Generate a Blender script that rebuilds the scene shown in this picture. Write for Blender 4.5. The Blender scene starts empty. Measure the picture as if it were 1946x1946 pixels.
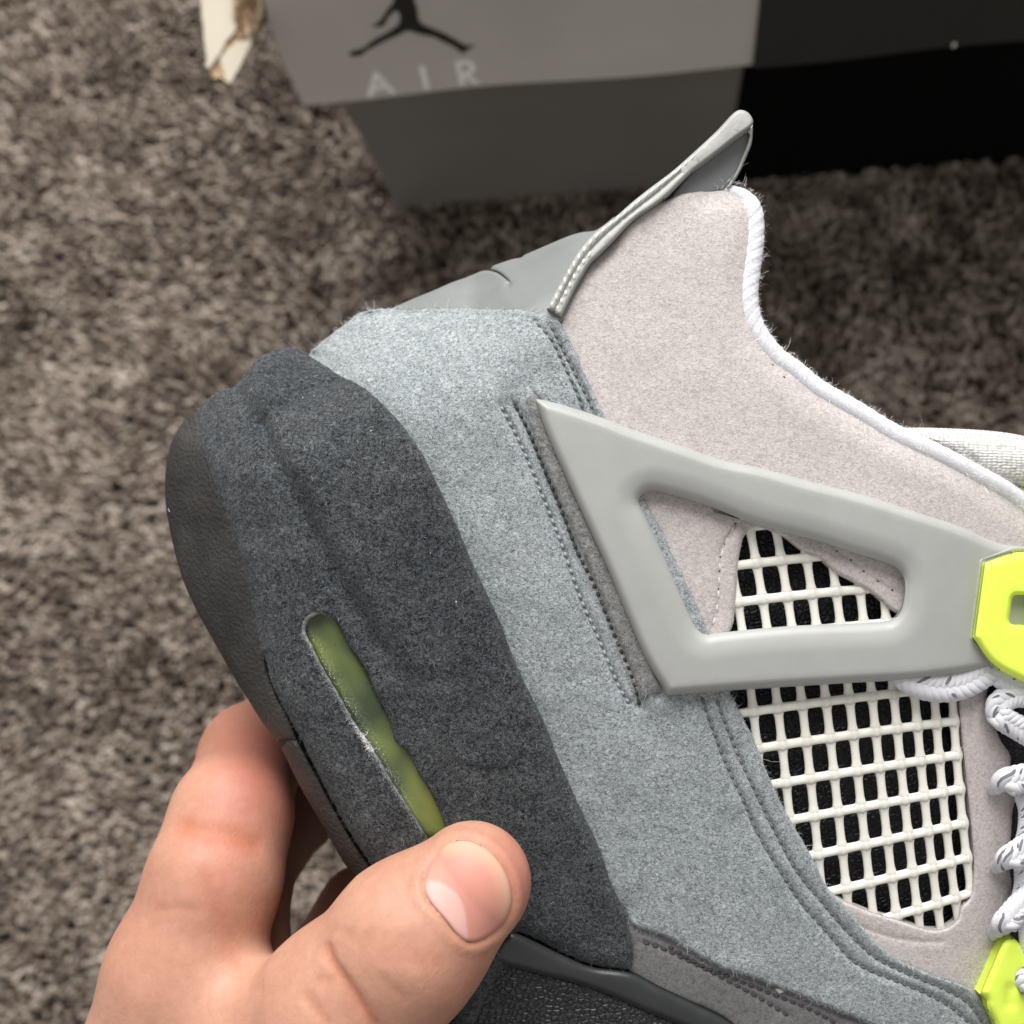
import bpy, math, random
import numpy as np
from mathutils import Matrix, Vector
from mathutils.geometry import delaunay_2d_cdt

rng = np.random.default_rng(7)
random.seed(7)
S = bpy.context.scene
COL = S.collection

# ------------------------------------------------------------------ camera
F, C0, H, D = 2087.0, 973.0, 0.5, 0.18     # focal length and centre in photo pixels, camera height, distance to the shoe
def cam_rot(nx, ny):
    n = np.array([(nx - C0) / F, -(ny - C0) / F, -1.0]); n /= np.linalg.norm(n)
    z = -n; y = np.array([0, 1.0, 0]) - z[1] * z; y /= np.linalg.norm(y); x = np.cross(y, z)
    return np.array([x, y, z])
R = cam_rot(1217, 1302)
CAM = np.array([0, 0, H])
cd = bpy.data.cameras.new('camera'); cam = bpy.data.objects.new('camera', cd); COL.objects.link(cam)
cam.matrix_world = Matrix.Translation(CAM) @ Matrix(R.tolist()).to_4x4()
cd.sensor_width = 36; cd.lens = 36 * F / 1946.0; cd.clip_start = 0.005; cd.clip_end = 50
cd.dof.use_dof = True; cd.dof.focus_distance = D - 0.001; cd.dof.aperture_fstop = 16.5
S.camera = cam

# ------------------------------------------------------------------ room light
W = bpy.data.worlds.new("World"); S.world = W; W.use_nodes = True
bg = W.node_tree.nodes['Background']; bg.inputs[0].default_value = (1.0, 0.975, 0.94, 1); bg.inputs[1].default_value = 0.49
def area(name, loc, target, size, power, color, sy=None):
    l = bpy.data.lights.new(name, 'AREA'); l.energy = power; l.color = color; l.size = size
    if sy: l.shape = 'RECTANGLE'; l.size_y = sy
    o = bpy.data.objects.new(name, l); COL.objects.link(o); o.location = loc
    o.rotation_euler = (Vector(target) - Vector(loc)).to_track_quat('-Z', 'Y').to_euler()
    return o
area('window_light', (-0.12, 1.5, 1.4), (0, 0.05, 0.25), 1.3, 80, (1.0, 0.985, 0.96), 1.5)
S.view_settings.view_transform = 'Standard'; S.view_settings.look = 'None'
S.view_settings.exposure = 0; S.view_settings.gamma = 1
S.cycles.max_bounces = 6

# ------------------------------------------------------------------ helpers
def OV(*p): return [(q[0] * 1.00725, q[1] * 1.00725) + tuple(q[2:]) for q in p]
def CR(x0, y0, k, *p): return [(x0 + q[0] * k, y0 + q[1] * k) + tuple(q[2:]) for q in p]
K = 700 / 1932
def C1(*p): return CR(300, 0, K, *p)
def C2(*p): return CR(950, 150, K, *p)
def C3(*p): return CR(300, 600, K, *p)
def C4(*p): return CR(900, 650, K, *p)
def C5(*p): return CR(1246, 700, K, *p)
def C6(*p): return CR(1246, 1246, K, *p)
def C7(*p): return CR(800, 1246, K, *p)
def C8(*p): return CR(100, 1246, K, *p)
def CA(*p): return CR(1370, 980, 400 / 1932, *p)
def CB(*p): return CR(1380, 1280, 500 / 1932, *p)
def CD(*p): return CR(1696, 1240, 250 / 1932, *p)
def CF(*p): return CR(1746, 1696, 200 / 1546, *p)
def CS(*p): return CR(560, 1140, 300 / 1159, *p)
def CG(*p): return CR(1646, 780, 300 / 1932, *p)
def CH(*p): return CR(640, 380, 600 / 1932, *p)
def CT(*p): return CR(600, 1500, 450 / 1932, *p)

def unproj(px, py, w):
    px = np.asarray(px, float); py = np.asarray(py, float); w = np.asarray(w, float) / 1000
    d = D - w
    return np.stack([(px - C0) / F * d, -(py - C0) / F * d, np.broadcast_to(w, d.shape)], -1)

def catmull(P, n=10):
    P = np.array(P, float); out = []
    Q = np.vstack([2 * P[0] - P[1], P, 2 * P[-1] - P[-2]])
    for i in range(len(P) - 1):
        p0, p1, p2, p3 = Q[i:i + 4]
        for t in np.linspace(0, 1, n, endpoint=False):
            out.append(0.5 * (2 * p1 + (p2 - p0) * t + (2 * p0 - 5 * p1 + 4 * p2 - p3) * t * t + (3 * p1 - p0 - 3 * p2 + p3) * t ** 3))
    out.append(P[-1]); return np.array(out)

def resample(L, step, closed=False):
    L = np.asarray(L, float)
    if closed: L = np.vstack([L, L[:1]])
    s = np.r_[0, np.cumsum(np.linalg.norm(np.diff(L, axis=0), axis=1))]
    keep = np.r_[True, np.diff(s) > 1e-9]; L = L[keep]; s = s[keep]
    n = max(int(round(s[-1] / step)), 3)
    t = np.linspace(0, s[-1], n + 1)
    o = np.stack([np.interp(t, s, L[:, k]) for k in range(L.shape[1])], 1)
    return o[:-1] if closed else o

def closed_outline(pts, step):
    """smooth closed outline; a third value 1 marks a sharp corner"""
    cor = [i for i, p in enumerate(pts) if len(p) > 2 and p[2]]
    P = [p[:2] for p in pts]
    if not cor:
        Q = P[-2:] + P + P[:3]
        c = catmull(Q, 10); return resample(c[20:20 + 10 * len(P)], step, True)
    out = []
    for a, b in zip(cor, cor[1:] + [cor[0] + len(P)]):
        seg = [P[i % len(P)] for i in range(a, b + 1)]
        c = resample(catmull(seg, 10), step); out.append(c[:-1])
    return np.vstack(out)

def seg_dist(P, A, B):
    out = np.full(len(P), 1e9)
    for i in range(0, len(P), 4000):
        p = P[i:i + 4000, None]; ab = B - A
        t = np.clip(((p - A) * ab).sum(-1) / ((ab * ab).sum(-1) + 1e-12), 0, 1)
        out[i:i + 4000] = np.sqrt((((A + t[..., None] * ab) - p) ** 2).sum(-1)).min(1)
    return out
def loop_dist(P, L): return seg_dist(P, L, np.roll(L, -1, 0))
def line_dist(P, L): L = np.asarray(L, float); return seg_dist(P, L[:-1], L[1:])
def inside(P, L):
    x, y = P[:, 0][:, None], P[:, 1][:, None]; A = L; B = np.roll(L, -1, 0)
    c = np.zeros(len(P), bool)
    for i in range(0, len(P), 4000):
        sl = slice(i, i + 4000)
        cond = (A[:, 1] > y[sl]) != (B[:, 1] > y[sl])
        xi = A[:, 0] + (y[sl] - A[:, 1]) * (B[:, 0] - A[:, 0]) / (B[:, 1] - A[:, 1] + 1e-12)
        c[sl] = (cond & (x[sl] < xi)).sum(1) % 2 == 1
    return c

def vnoise(P, scale, seed=0):
    """smooth value noise in 2D"""
    g = np.random.default_rng(seed).random((64, 64)) * 2 - 1
    q = np.asarray(P) / scale; i = np.floor(q).astype(int); f = q - i; f = f * f * (3 - 2 * f)
    a = lambda dx, dy: g[(i[:, 0] + dx) % 64, (i[:, 1] + dy) % 64]
    return (a(0, 0) * (1 - f[:, 0]) + a(1, 0) * f[:, 0]) * (1 - f[:, 1]) + (a(0, 1) * (1 - f[:, 0]) + a(1, 1) * f[:, 0]) * f[:, 1]

def mesh_obj(name, V, faces, mat=None, parent=None, smooth=True):
    me = bpy.data.meshes.new(name)
    V = np.asarray(V, np.float32)
    if isinstance(faces, np.ndarray):
        k = faces.shape[1]; n = len(faces)
        me.vertices.add(len(V)); me.vertices.foreach_set('co', V.ravel())
        me.loops.add(n * k); me.loops.foreach_set('vertex_index', faces.astype(np.int32).ravel())
        me.polygons.add(n); me.polygons.foreach_set('loop_start', np.arange(0, n * k, k, dtype=np.int32))
        me.update(calc_edges=True)
    else:
        me.from_pydata(V.tolist(), [], faces)
    if smooth: me.polygons.foreach_set('use_smooth', np.ones(len(me.polygons), bool))
    me.validate(); me.update()
    if mat: me.materials.append(mat)
    o = bpy.data.objects.new(name, me); COL.objects.link(o)
    if parent: o.parent = parent
    return o
def stuff(o): o['kind'] = 'stuff'; return o
def empty(name, label, cat, mat=None, loc=None):
    o = bpy.data.objects.new(name, None); COL.objects.link(o); o.empty_display_size = 0.02
    if mat is not None: o.matrix_world = mat
    if loc is not None: o.location = loc
    o['label'] = label; o['category'] = cat
    return o

# ------------------------------------------------------------------ materials
class NT:
    def __init__(s, name):
        s.m = bpy.data.materials.new(name); s.m.use_nodes = True; s.t = s.m.node_tree
        s.b = s.t.nodes['Principled BSDF']; s.co = s.n('ShaderNodeTexCoord').outputs['Object']
    def n(s, typ, **kw):
        o = s.t.nodes.new(typ)
        for k, v in kw.items(): setattr(o, k, v)
        return o
    def l(s, a, b): s.t.links.new(a, b)
    def noise(s, scale, detail=2, rough=0.5, dist=0, vec=None):
        o = s.n('ShaderNodeTexNoise'); o.inputs['Scale'].default_value = scale; o.inputs['Detail'].default_value = detail
        o.inputs['Roughness'].default_value = rough; o.inputs['Distortion'].default_value = dist
        s.l(vec or s.co, o.inputs['Vector']); return o.outputs['Fac']
    def voro(s, scale, feature='F1', out='Distance', rnd=1, vec=None):
        o = s.n('ShaderNodeTexVoronoi', feature=feature); o.inputs['Scale'].default_value = scale; o.inputs['Randomness'].default_value = rnd
        s.l(vec or s.co, o.inputs['Vector']); return o.outputs[out]
    def ramp(s, fac, *stops):
        o = s.n('ShaderNodeValToRGB'); e = o.color_ramp.elements
        while len(e) < len(stops): e.new(0.5)
        for i, (p, c) in enumerate(stops):
            e[i].position = p; e[i].color = (c, c, c, 1) if isinstance(c, (int, float)) else (*c, 1)
        s.l(fac, o.inputs[0]); return o.outputs[0]
    def mix(s, fac, a, b, mode='MIX'):
        o = s.n('ShaderNodeMix', data_type='RGBA', blend_type=mode)
        for v, sock in ((fac, o.inputs[0]), (a, o.inputs[6]), (b, o.inputs[7])):
            if isinstance(v, (int, float)): sock.default_value = v
            elif isinstance(v, tuple): sock.default_value = (*v, 1)
            else: s.l(v, sock)
        return o.outputs[2]
    def math(s, op, a, b=0.0):
        o = s.n('ShaderNodeMath', operation=op)
        for v, sock in ((a, o.inputs[0]), (b, o.inputs[1])):
            if isinstance(v, (int, float)): sock.default_value = v
            else: s.l(v, sock)
        return o.outputs[0]
    def bump(s, h, strength, dist):
        o = s.n('ShaderNodeBump'); o.inputs['Strength'].default_value = strength; o.inputs['Distance'].default_value = dist
        s.l(h, o.inputs['Height']); s.l(o.outputs[0], s.b.inputs['Normal'])
    def attr(s, name): 
        o = s.n('ShaderNodeAttribute'); o.attribute_name = name; return o.outputs['Fac']
    def set(s, **kw):
        for k, v in kw.items():
            i = s.b.inputs[k.replace('_', ' ')]
            if isinstance(v, (int, float)): i.default_value = v
            elif isinstance(v, tuple): i.default_value = (*v, 1) if len(v) == 3 and i.type == 'RGBA' else v
            else: s.l(v, i)
        return s

def suede(name, lo, hi, patch=0.25, grain=1900, bump=0.55, sheen=0.25, contrast=(0.62, 1.25), depth=0.00022):
    t = NT(name)
    big = t.noise(95, 3, 0.6, 0.6); mid = t.noise(420, 2, 0.6, 0.3)
    g = t.noise(grain, 3, 0.7, 1.1); g2 = t.noise(grain * 0.45, 2, 0.6, 0.8)
    p = t.math('ADD', t.math('MULTIPLY', big, 0.7), t.math('MULTIPLY', mid, 0.3))
    mp = t.n('ShaderNodeMapping'); mp.inputs['Rotation'].default_value = (0, 0, 0.6); mp.inputs['Scale'].default_value = (0.35, 1.5, 1); t.l(t.co, mp.inputs[0])
    br = t.noise(330, 3, 0.6, 0.8, vec=mp.outputs[0])
    p = t.math('ADD', t.math('MULTIPLY', p, 0.7), t.math('MULTIPLY', br, 0.3))
    base = t.mix(t.ramp(p, (0.5 - patch, 0.0), (0.5 + patch, 1.0)), lo, hi)
    gg = t.math('ADD', t.math('MULTIPLY', g, 0.82), t.math('MULTIPLY', g2, 0.18))
    c = t.mix(1.0, base, t.ramp(gg, (0.37, contrast[0]), (0.5, 0.97), (0.64, contrast[1])), 'MULTIPLY')
    t.set(Base_Color=c, Roughness=0.95, Sheen_Weight=sheen, Sheen_Roughness=0.6, Specular_IOR_Level=0.15)
    t.bump(gg, bump, depth); return t.m
def plain(name, col, rough=0.5, spec=0.5, bumpscale=None, bs=0.2, bd=0.0001, vary=0.06, sss=0):
    t = NT(name)
    n = t.noise(160, 3, 0.6)
    c = t.mix(1.0, col, t.ramp(n, (0.3, 1 - vary), (0.7, 1 + vary)), 'MULTIPLY')
    t.set(Base_Color=c, Roughness=t.math('ADD', t.math('MULTIPLY', n, 0.2), rough - 0.1), Specular_IOR_Level=spec)
    if sss: t.set(Subsurface_Weight=sss, Subsurface_Scale=0.002, Subsurface_Radius=(1.0, 1.0, 0.8))
    if bumpscale: t.bump(t.noise(bumpscale, 3, 0.6), bs, bd)
    return t.m

M = {}
M['quarter'] = suede('blue_grey_suede', (0.240, 0.270, 0.286), (0.350, 0.378, 0.392), 0.16, grain=2000, contrast=(0.36, 1.55), bump=1.0, depth=0.00042)
M['collar'] = suede('pale_pink_grey_suede', (0.445, 0.402, 0.395), (0.52, 0.478, 0.468), 0.2, grain=1700, contrast=(0.72, 1.16), bump=0.7, depth=0.00024)
M['heel'] = suede('charcoal_suede', (0.017, 0.021, 0.026), (0.052, 0.055, 0.058), 0.16, grain=1900, sheen=0.08, contrast=(0.1, 3.2), bump=1.0, depth=0.0003)
M['foxing'] = suede('dark_taupe_suede', (0.125, 0.118, 0.125), (0.165, 0.157, 0.163), 0.18, grain=2300, contrast=(0.65, 1.3))
M['welt'] = suede('taupe_grey_suede', (0.175, 0.18, 0.18), (0.24, 0.247, 0.248), 0.16, grain=1500, contrast=(0.5, 1.4), bump=0.9, depth=0.0003)
M['fibre_welt'] = plain('taupe_nap', (0.27, 0.26, 0.25), 0.8, 0.2)
M['fibre_dark'] = plain('charcoal_nap', (0.115, 0.124, 0.132), 0.8, 0.2)
M['rim'] = plain('worn_pale_rim', (0.20, 0.21, 0.215), 0.5, 0.4, 1200, 0.6, 0.0002, 0.35)
M['fibre_rim'] = plain('worn_rim_nap', (0.34, 0.35, 0.355), 0.8, 0.2)
M['fibre_grey'] = plain('grey_nap', (0.40, 0.43, 0.44), 0.8, 0.2)
M['fibre_pink'] = plain('pale_nap', (0.60, 0.56, 0.54), 0.8, 0.2)
M['fibre_white'] = plain('white_fluff', (0.85, 0.85, 0.86), 0.8, 0.2)
M['wing'] = plain('grey_moulded_plastic', (0.345, 0.350, 0.342), 0.42, 0.4, 900, 0.05, 0.00005, 0.03, 0.15)
M['net'] = plain('cream_moulded_net', (0.80, 0.785, 0.695), 0.38, 0.45, None, vary=0.05, sss=0.25)
M['neon'] = plain('neon_yellow_green_plastic', (0.80, 1.0, 0.11), 0.36, 0.45, 500, 0.04, 0.0001, 0.05, 0.06)
M['tab'] = plain('silver_grey_rubber', (0.185, 0.195, 0.195), 0.36, 0.5, 1500, 0.08, 0.00005, 0.05)
M['tabedge'] = plain('pale_grey_tab_edge', (0.33, 0.335, 0.32), 0.5, 0.5, 800, 0.4, 0.0002, 0.18)
M['tabdark'] = plain('grey_tab_lining', (0.16, 0.165, 0.17), 0.5, 0.4, 1500, 0.15, 0.00006, 0.05)
M['white'] = plain('white_cord', (0.62, 0.62, 0.66), 0.75, 0.2, 2600, 0.5, 0.00015, 0.03)
M['lace'] = plain('white_braided_lace', (0.61, 0.61, 0.655), 0.6, 0.3, 3500, 0.5, 0.0001, 0.05)
M['fleck'] = plain('dark_lace_fleck', (0.16, 0.16, 0.18), 0.6, 0.3)
M['thread_dark'] = plain('grey_thread', (0.13, 0.14, 0.145), 0.6, 0.3)
M['thread_mid'] = plain('mid_grey_thread', (0.27, 0.285, 0.29), 0.6, 0.3)
M['thread_black'] = plain('black_thread', (0.05, 0.05, 0.055), 0.6, 0.3)
M['thread_pale'] = plain('pale_thread', (0.56, 0.53, 0.51), 0.7, 0.3)
M['thread_white'] = plain('white_thread', (0.74, 0.75, 0.72), 0.5, 0.4)
M['rubber'] = plain('black_rubber', (0.020, 0.0215, 0.024), 0.36, 0.7, 700, 0.06, 0.0001, 0.2)
def rubber_grain():
    t = NT('textured_charcoal_rubber')
    n = t.noise(1500, 3, 0.6, 0.3); v = t.voro(1300); big = t.noise(130, 3)
    c = t.mix(t.ramp(big, (0.3, 0.0), (0.7, 1.0)), (0.023, 0.022, 0.022), (0.044, 0.0415, 0.039))
    t.set(Base_Color=c, Roughness=0.5, Specular_IOR_Level=0.45)
    t.bump(t.math('ADD', n, t.math('MULTIPLY', v, 0.6)), 0.85, 0.0003); return t.m
M['outsole'] = rubber_grain()
def pebble(name, col, scale, spec=0.5, dist=0.0004):
    t = NT(name)
    wv = t.n('ShaderNodeVectorMath', operation='ADD'); 
    v = t.voro(scale, 'DISTANCE_TO_EDGE'); n = t.noise(scale * 2.2, 2)
    h = t.ramp(v, (0.0, 0.0), (0.22, 0.85), (0.5, 1.0))
    t.set(Base_Color=col, Roughness=0.42, Specular_IOR_Level=spec)
    t.bump(t.math('ADD', h, t.math('MULTIPLY', n, 0.3)), 0.8, dist); return t.m
M['leather'] = pebble('pebbled_black_midsole', (0.024, 0.025, 0.027), 1050)
M['lining'] = pebble('black_grained_lining', (0.010, 0.010, 0.012), 1100, 0.35, 0.0003)
def tongue_mat():
    t = NT('white_woven_mesh')
    mp = t.n('ShaderNodeMapping'); mp.inputs['Rotation'].default_value = (0, 0, 0.06); mp.inputs['Scale'].default_value = (1, 1.7, 1); t.l(t.co, mp.inputs[0])
    v = t.voro(1250, vec=mp.outputs[0], rnd=0.35)
    c = t.ramp(v, (0.25, (0.68, 0.67, 0.655)), (0.75, (0.37, 0.355, 0.34)))
    t.set(Base_Color=c, Roughness=0.6, Specular_IOR_Level=0.3)
    t.bump(t.ramp(v, (0.0, 1.0), (0.8, 0.0)), 0.8, 0.0003); return t.m
M['tongue'] = tongue_mat()
def air_mat():
    t = NT('translucent_green_air_unit')
    n = t.noise(75, 2, 0.5, 0.3); sp = t.noise(2600, 2, 0.7)
    c = t.mix(t.ramp(n, (0.42, 0.0), (0.6, 1.0)), (0.05, 0.07, 0.035), (0.17, 0.215, 0.055))
    a = t.attr('scuff')
    c = t.mix(t.math('MULTIPLY', t.math('MULTIPLY', a, 0.22), t.ramp(sp, (0.45, 0.0), (0.6, 1.0))), c, (0.45, 0.5, 0.38))
    t.set(Base_Color=c, Roughness=0.2, Specular_IOR_Level=0.6, Subsurface_Weight=0.25, Subsurface_Scale=0.003, Subsurface_Radius=(0.8, 1.0, 0.2))
    t.bump(t.math('ADD', t.noise(1800, 3, 0.7), t.noise(500, 2)), 0.12, 0.0002); return t.m
M['air'] = air_mat()
def skin_mat():
    t = NT('skin')
    n = t.noise(75, 3, 0.55); f = t.noise(600, 3, 0.6)
    c = t.mix(t.ramp(n, (0.35, 0.0), (0.65, 1.0)), (0.425, 0.215, 0.148), (0.485, 0.263, 0.186))
    c = t.mix(t.attr('flush_shade'), c, (0.47, 0.185, 0.135))  # skin redness, and on the index finger painted shade too
    c = t.mix(t.attr('crease'), c, (0.42, 0.15, 0.085))
    c = t.mix(1.0, c, t.ramp(f, (0.3, 0.95), (0.7, 1.05)), 'MULTIPLY')
    t.set(Base_Color=c, Roughness=0.5, Specular_IOR_Level=0.26, Subsurface_Weight=0.35, Subsurface_Scale=0.0022, Subsurface_Radius=(1.0, 0.42, 0.25))
    mp = t.n('ShaderNodeMapping'); mp.inputs['Rotation'].default_value = (0, 0, -0.75); mp.inputs['Scale'].default_value = (1.4, 0.8, 1); t.l(t.co, mp.inputs[0])
    v = t.voro(900, 'DISTANCE_TO_EDGE', vec=mp.outputs[0]); w = t.noise(260, 4, 0.65, 0.4, vec=mp.outputs[0])
    t.bump(t.math('ADD', t.math('MULTIPLY', t.ramp(v, (0, 0.0), (0.25, 1.0)), 0.35), t.math('ADD', w, t.math('MULTIPLY', t.noise(2200, 2), 0.35))), 0.24, 0.00022); return t.m
M['skin'] = skin_mat()
def nail_mat():
    t = NT('thumb_nail')
    c = t.mix(t.attr('moon'), (0.53, 0.235, 0.185), (0.60, 0.35, 0.31))
    c = t.mix(t.attr('tip'), c, (0.57, 0.345, 0.24))
    t.set(Base_Color=c, Roughness=0.5, Specular_IOR_Level=0.3, Subsurface_Weight=0.2, Subsurface_Scale=0.0015, Subsurface_Radius=(1.0, 0.5, 0.4))
    mp = t.n('ShaderNodeMapping'); mp.inputs['Rotation'].default_value = (0, 0, -0.8); mp.inputs['Scale'].default_value = (0.15, 1.6, 1); t.l(t.co, mp.inputs[0])
    t.bump(t.noise(700, 2, vec=mp.outputs[0]), 0.06, 0.0002); return t.m
M['nail'] = nail_mat()
def card(name, col, rough, vary=0.06):
    t = NT(name); n = t.noise(22, 3); f = t.noise(700, 2)
    c = t.mix(1.0, col, t.ramp(n, (0.3, 1 - vary), (0.7, 1 + vary)), 'MULTIPLY')
    t.set(Base_Color=c, Roughness=rough, Specular_IOR_Level=0.35); t.bump(t.math('ADD', t.math('MULTIPLY', f, 0.1), t.noise(16, 2)), 0.2, 0.002); return t.m
M['boxgrey'] = card('grey_box_board', (0.16, 0.153, 0.141), 0.55)
M['lidgrey'] = card('lit_tone_lid_board', (0.52, 0.497, 0.46), 0.5)  # same grey board as the body, light on the lid painted into its colour
M['lidblack'] = card('black_lid_board', (0.02, 0.02, 0.02), 0.36)
M['boxblack'] = card('black_box_board', (0.0015, 0.0015, 0.0015), 0.85)
M['boxblack'].node_tree.nodes['Principled BSDF'].inputs['Specular IOR Level'].default_value = 0.08
M['ink_black'] = plain('black_print', (0.012, 0.012, 0.011), 0.5, 0.4)
M['ink_white'] = plain('silver_white_print', (0.97, 0.95, 0.93), 0.45, 0.5)
M['ink_white'].node_tree.nodes['Principled BSDF'].inputs['Metallic'].default_value = 0.0
M['whiteboard'] = card('white_liner_board', (0.40, 0.355, 0.28), 0.6, 0.1)
def torn():
    t = NT('torn_brown_core'); n = t.noise(260, 5, 0.7, 0.6)
    t.set(Base_Color=t.ramp(n, (0.35, (0.12, 0.07, 0.04)), (0.5, (0.36, 0.24, 0.13)), (0.66, (0.55, 0.44, 0.31))), Roughness=0.9)
    t.bump(n, 0.9, 0.0015); return t.m
M['torn'] = torn()
def carpet_mat():
    t = NT('brown_heather_pile'); a = t.attr('tint'); n = t.noise(1200, 2)
    c = t.ramp(a, (0.0, (0.085, 0.064, 0.049)), (0.35, (0.175, 0.138, 0.110)), (0.62, (0.305, 0.25, 0.206)), (1.0, (0.49, 0.425, 0.365)))
    c = t.mix(1.0, c, t.ramp(n, (0.3, 0.75), (0.7, 1.25)), 'MULTIPLY')
    t.set(Base_Color=c, Roughness=0.95, Specular_IOR_Level=0.1, Sheen_Weight=0.1); return t.m
M['pile'] = carpet_mat()
M['backing'] = plain('dark_carpet_backing', (0.05, 0.038, 0.028), 0.95, 0.1, 900, 0.5, 0.002)

# ------------------------------------------------------------------ carpet
PZ = -0.010
def grid_plane(name, x0, x1, y0, y1, z, mat):
    o = mesh_obj(name, [(x0, y0, z), (x1, y0, z), (x1, y1, z), (x0, y1, z)], [(0, 1, 2, 3)], mat, None, False); return o
cp = grid_plane('carpet', -3, 3, -3, 3, PZ, M['backing']); cp['kind'] = 'structure'
def carpet_pile():
    sp = 0.0027
    xs = np.arange(-0.40, 0.26, sp); ys = np.arange(-0.24, 0.44, sp)
    gx, gy = np.meshgrid(xs, ys); P = np.stack([gx.ravel(), gy.ravel()], 1)
    P += rng.normal(0, sp * 0.33, P.shape)
    # inside the box footprint nothing stands
    loc = (P - BA[:2]) @ np.stack([EX[:2], -NF[:2]], 1)
    P = P[~((loc[:, 0] > 0.006) & (loc[:, 0] < 0.325) & (loc[:, 1] > 0.006))]
    n = len(P); ns = 4
    hgt = 0.0095 + rng.normal(0, 0.0008, n); rad = 0.0016 * rng.uniform(0.75, 1.25, n)
    lean = rng.normal(0, 0.0019, (n, 2)) + np.stack([vnoise(P, 0.03, 3), vnoise(P, 0.03, 4)], 1) * 0.0022
    tint = np.clip(0.5 + 0.36 * vnoise(P, 0.0062, 1) + 0.14 * vnoise(P, 0.021, 2) + rng.normal(0, 0.14, n), 0, 1)
    rings = [(0.0, 0.8), (0.62, 1.1), (1.0, 0.62)]
    V = np.zeros((n, len(rings) * ns, 3), np.float32); ph = rng.uniform(0, 6.28, n)
    for r, (t, rr) in enumerate(rings):
        for k in range(ns):
            a = ph + k * 2 * math.pi / ns + t * 1.6; q = rad * rr * (1 + 0.25 * np.sin(3 * a))
            V[:, r * ns + k, 0] = P[:, 0] + lean[:, 0] * t * t + q * np.cos(a)
            V[:, r * ns + k, 1] = P[:, 1] + lean[:, 1] * t * t + q * np.sin(a)
            V[:, r * ns + k, 2] = PZ - 0.0003 + hgt * t - (0.0006 * (k % 2) if t == 1 else 0)
    Fq = []
    for r in range(len(rings) - 1):
        for k in range(ns):
            a, b = r * ns + k, r * ns + (k + 1) % ns; Fq += [(a, b, b + ns), (a, b + ns, a + ns)]
    top = (len(rings) - 1) * ns; Fq += [(top, top + 1, top + 2), (top, top + 2, top + 3)]
    Fq = np.array(Fq); nv = len(rings) * ns
    FF = (Fq[None] + (np.arange(n) * nv)[:, None, None]).reshape(-1, 3)
    o = mesh_obj('carpet_pile', V.reshape(-1, 3), FF, M['pile'])
    at = o.data.attributes.new('tint', 'FLOAT', 'POINT'); at.data.foreach_set('value', np.repeat(tint, nv).astype(np.float32))
    o['kind'] = 'stuff'; o['label'] = 'short brown heathered carpet pile covering the whole floor'; o['category'] = 'carpet pile'

# ------------------------------------------------------------------ shoe box
def ray(px, py): return R @ np.array([(px - C0) / F, -(py - C0) / F, -1.0])
def on_floor(px, py, z=0):
    d = ray(px, py); return CAM + (z - H) / d[2] * d
def on_plane(px, py, p0, n):
    d = ray(px, py); return CAM + np.dot(p0 - CAM, n) / np.dot(d, n) * d
BA = on_floor(*OV((745, 390))[0]); BE = on_floor(*OV((1932, 292))[0])
EX = (BE - BA) / np.linalg.norm(BE - BA); NF = np.array([EX[1], -EX[0], 0]); EZ = np.array([0, 0, 1.0])
BB = float(np.dot(on_floor(*OV((1369, 338))[0]) - BA, EX))         # where grey board meets black board
BL, BD_, BTOP = 0.332, 0.215, 0.132
box = empty('shoe_box', 'grey and black shoe box with closed lid standing on the carpet behind the sneaker', 'shoe box', loc=BA)
def bpt(a, out, z): return (EX * a + NF * out + EZ * z)           # box coordinates, from its near left bottom corner
def prism(name, a0, a1, o0, o1, z0, z1, mat, parent, bev=0.0015, flare=0.0, tilt=0.0, left_curve=0.0):
    import bmesh
    bm = bmesh.new(); nz, na = 8, 14
    # a box with a subdivided front so that it can bulge
    vs = {}
    for i in range(na + 1):
        for j in range(nz + 1):
            t = j / nz; a = a0 + (a1 - a0) * i / na
            s = i / na
            lc = left_curve * (t ** 1.3) * (1 - s) ** 3
            bul = flare * (1 - t) + tilt * math.sin(math.pi * s) * 0.5 * t * (1 - t) * 4
            vs[i, j, 0] = bm.verts.new(bpt(a - lc, o1 + bul, z0 + (z1 - z0) * t))
            vs[i, j, 1] = bm.verts.new(bpt(a - lc, o0, z0 + (z1 - z0) * t))
    for i in range(na):
        for j in range(nz):
            bm.faces.new((vs[i, j, 0], vs[i + 1, j, 0], vs[i + 1, j + 1, 0], vs[i, j + 1, 0]))
            bm.faces.new((vs[i, j, 1], vs[i, j + 1, 1], vs[i + 1, j + 1, 1], vs[i + 1, j, 1]))
    for i in range(na):
        for j in (0, nz):
            q = (vs[i, j, 0], vs[i, j, 1], vs[i + 1, j, 1], vs[i + 1, j, 0]); bm.faces.new(q if j == 0 else q[::-1])
    for j in range(nz):
        for i in (0, na):
            q = (vs[i, j, 0], vs[i, j + 1, 0], vs[i, j + 1, 1], vs[i, j, 1]); bm.faces.new(q if i == 0 else q[::-1])
    bmesh.ops.recalc_face_normals(bm, faces=bm.faces)
    me = bpy.data.meshes.new(name); bm.to_mesh(me); bm.free(); me.materials.append(mat)
    o = bpy.data.objects.new(name, me); COL.objects.link(o); o.parent = parent
    m = o.modifiers.new('bevel', 'BEVEL'); m.width = bev; m.segments = 2; m.limit_method = 'ANGLE'
    for p in me.polygons: p.use_smooth = True
    try: me.set_sharp_from_angle(angle=math.radians(40))
    except Exception: pass
    return o
prism('box_body', 0, BB, -BD_, 0, -0.006, BTOP, M['boxgrey'], box)
prism('box_body', BB + 0.0002, BL, -BD_, 0.0006, -0.006, BTOP, M['boxblack'], box)['label'] = 'black end of the box body'
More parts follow.
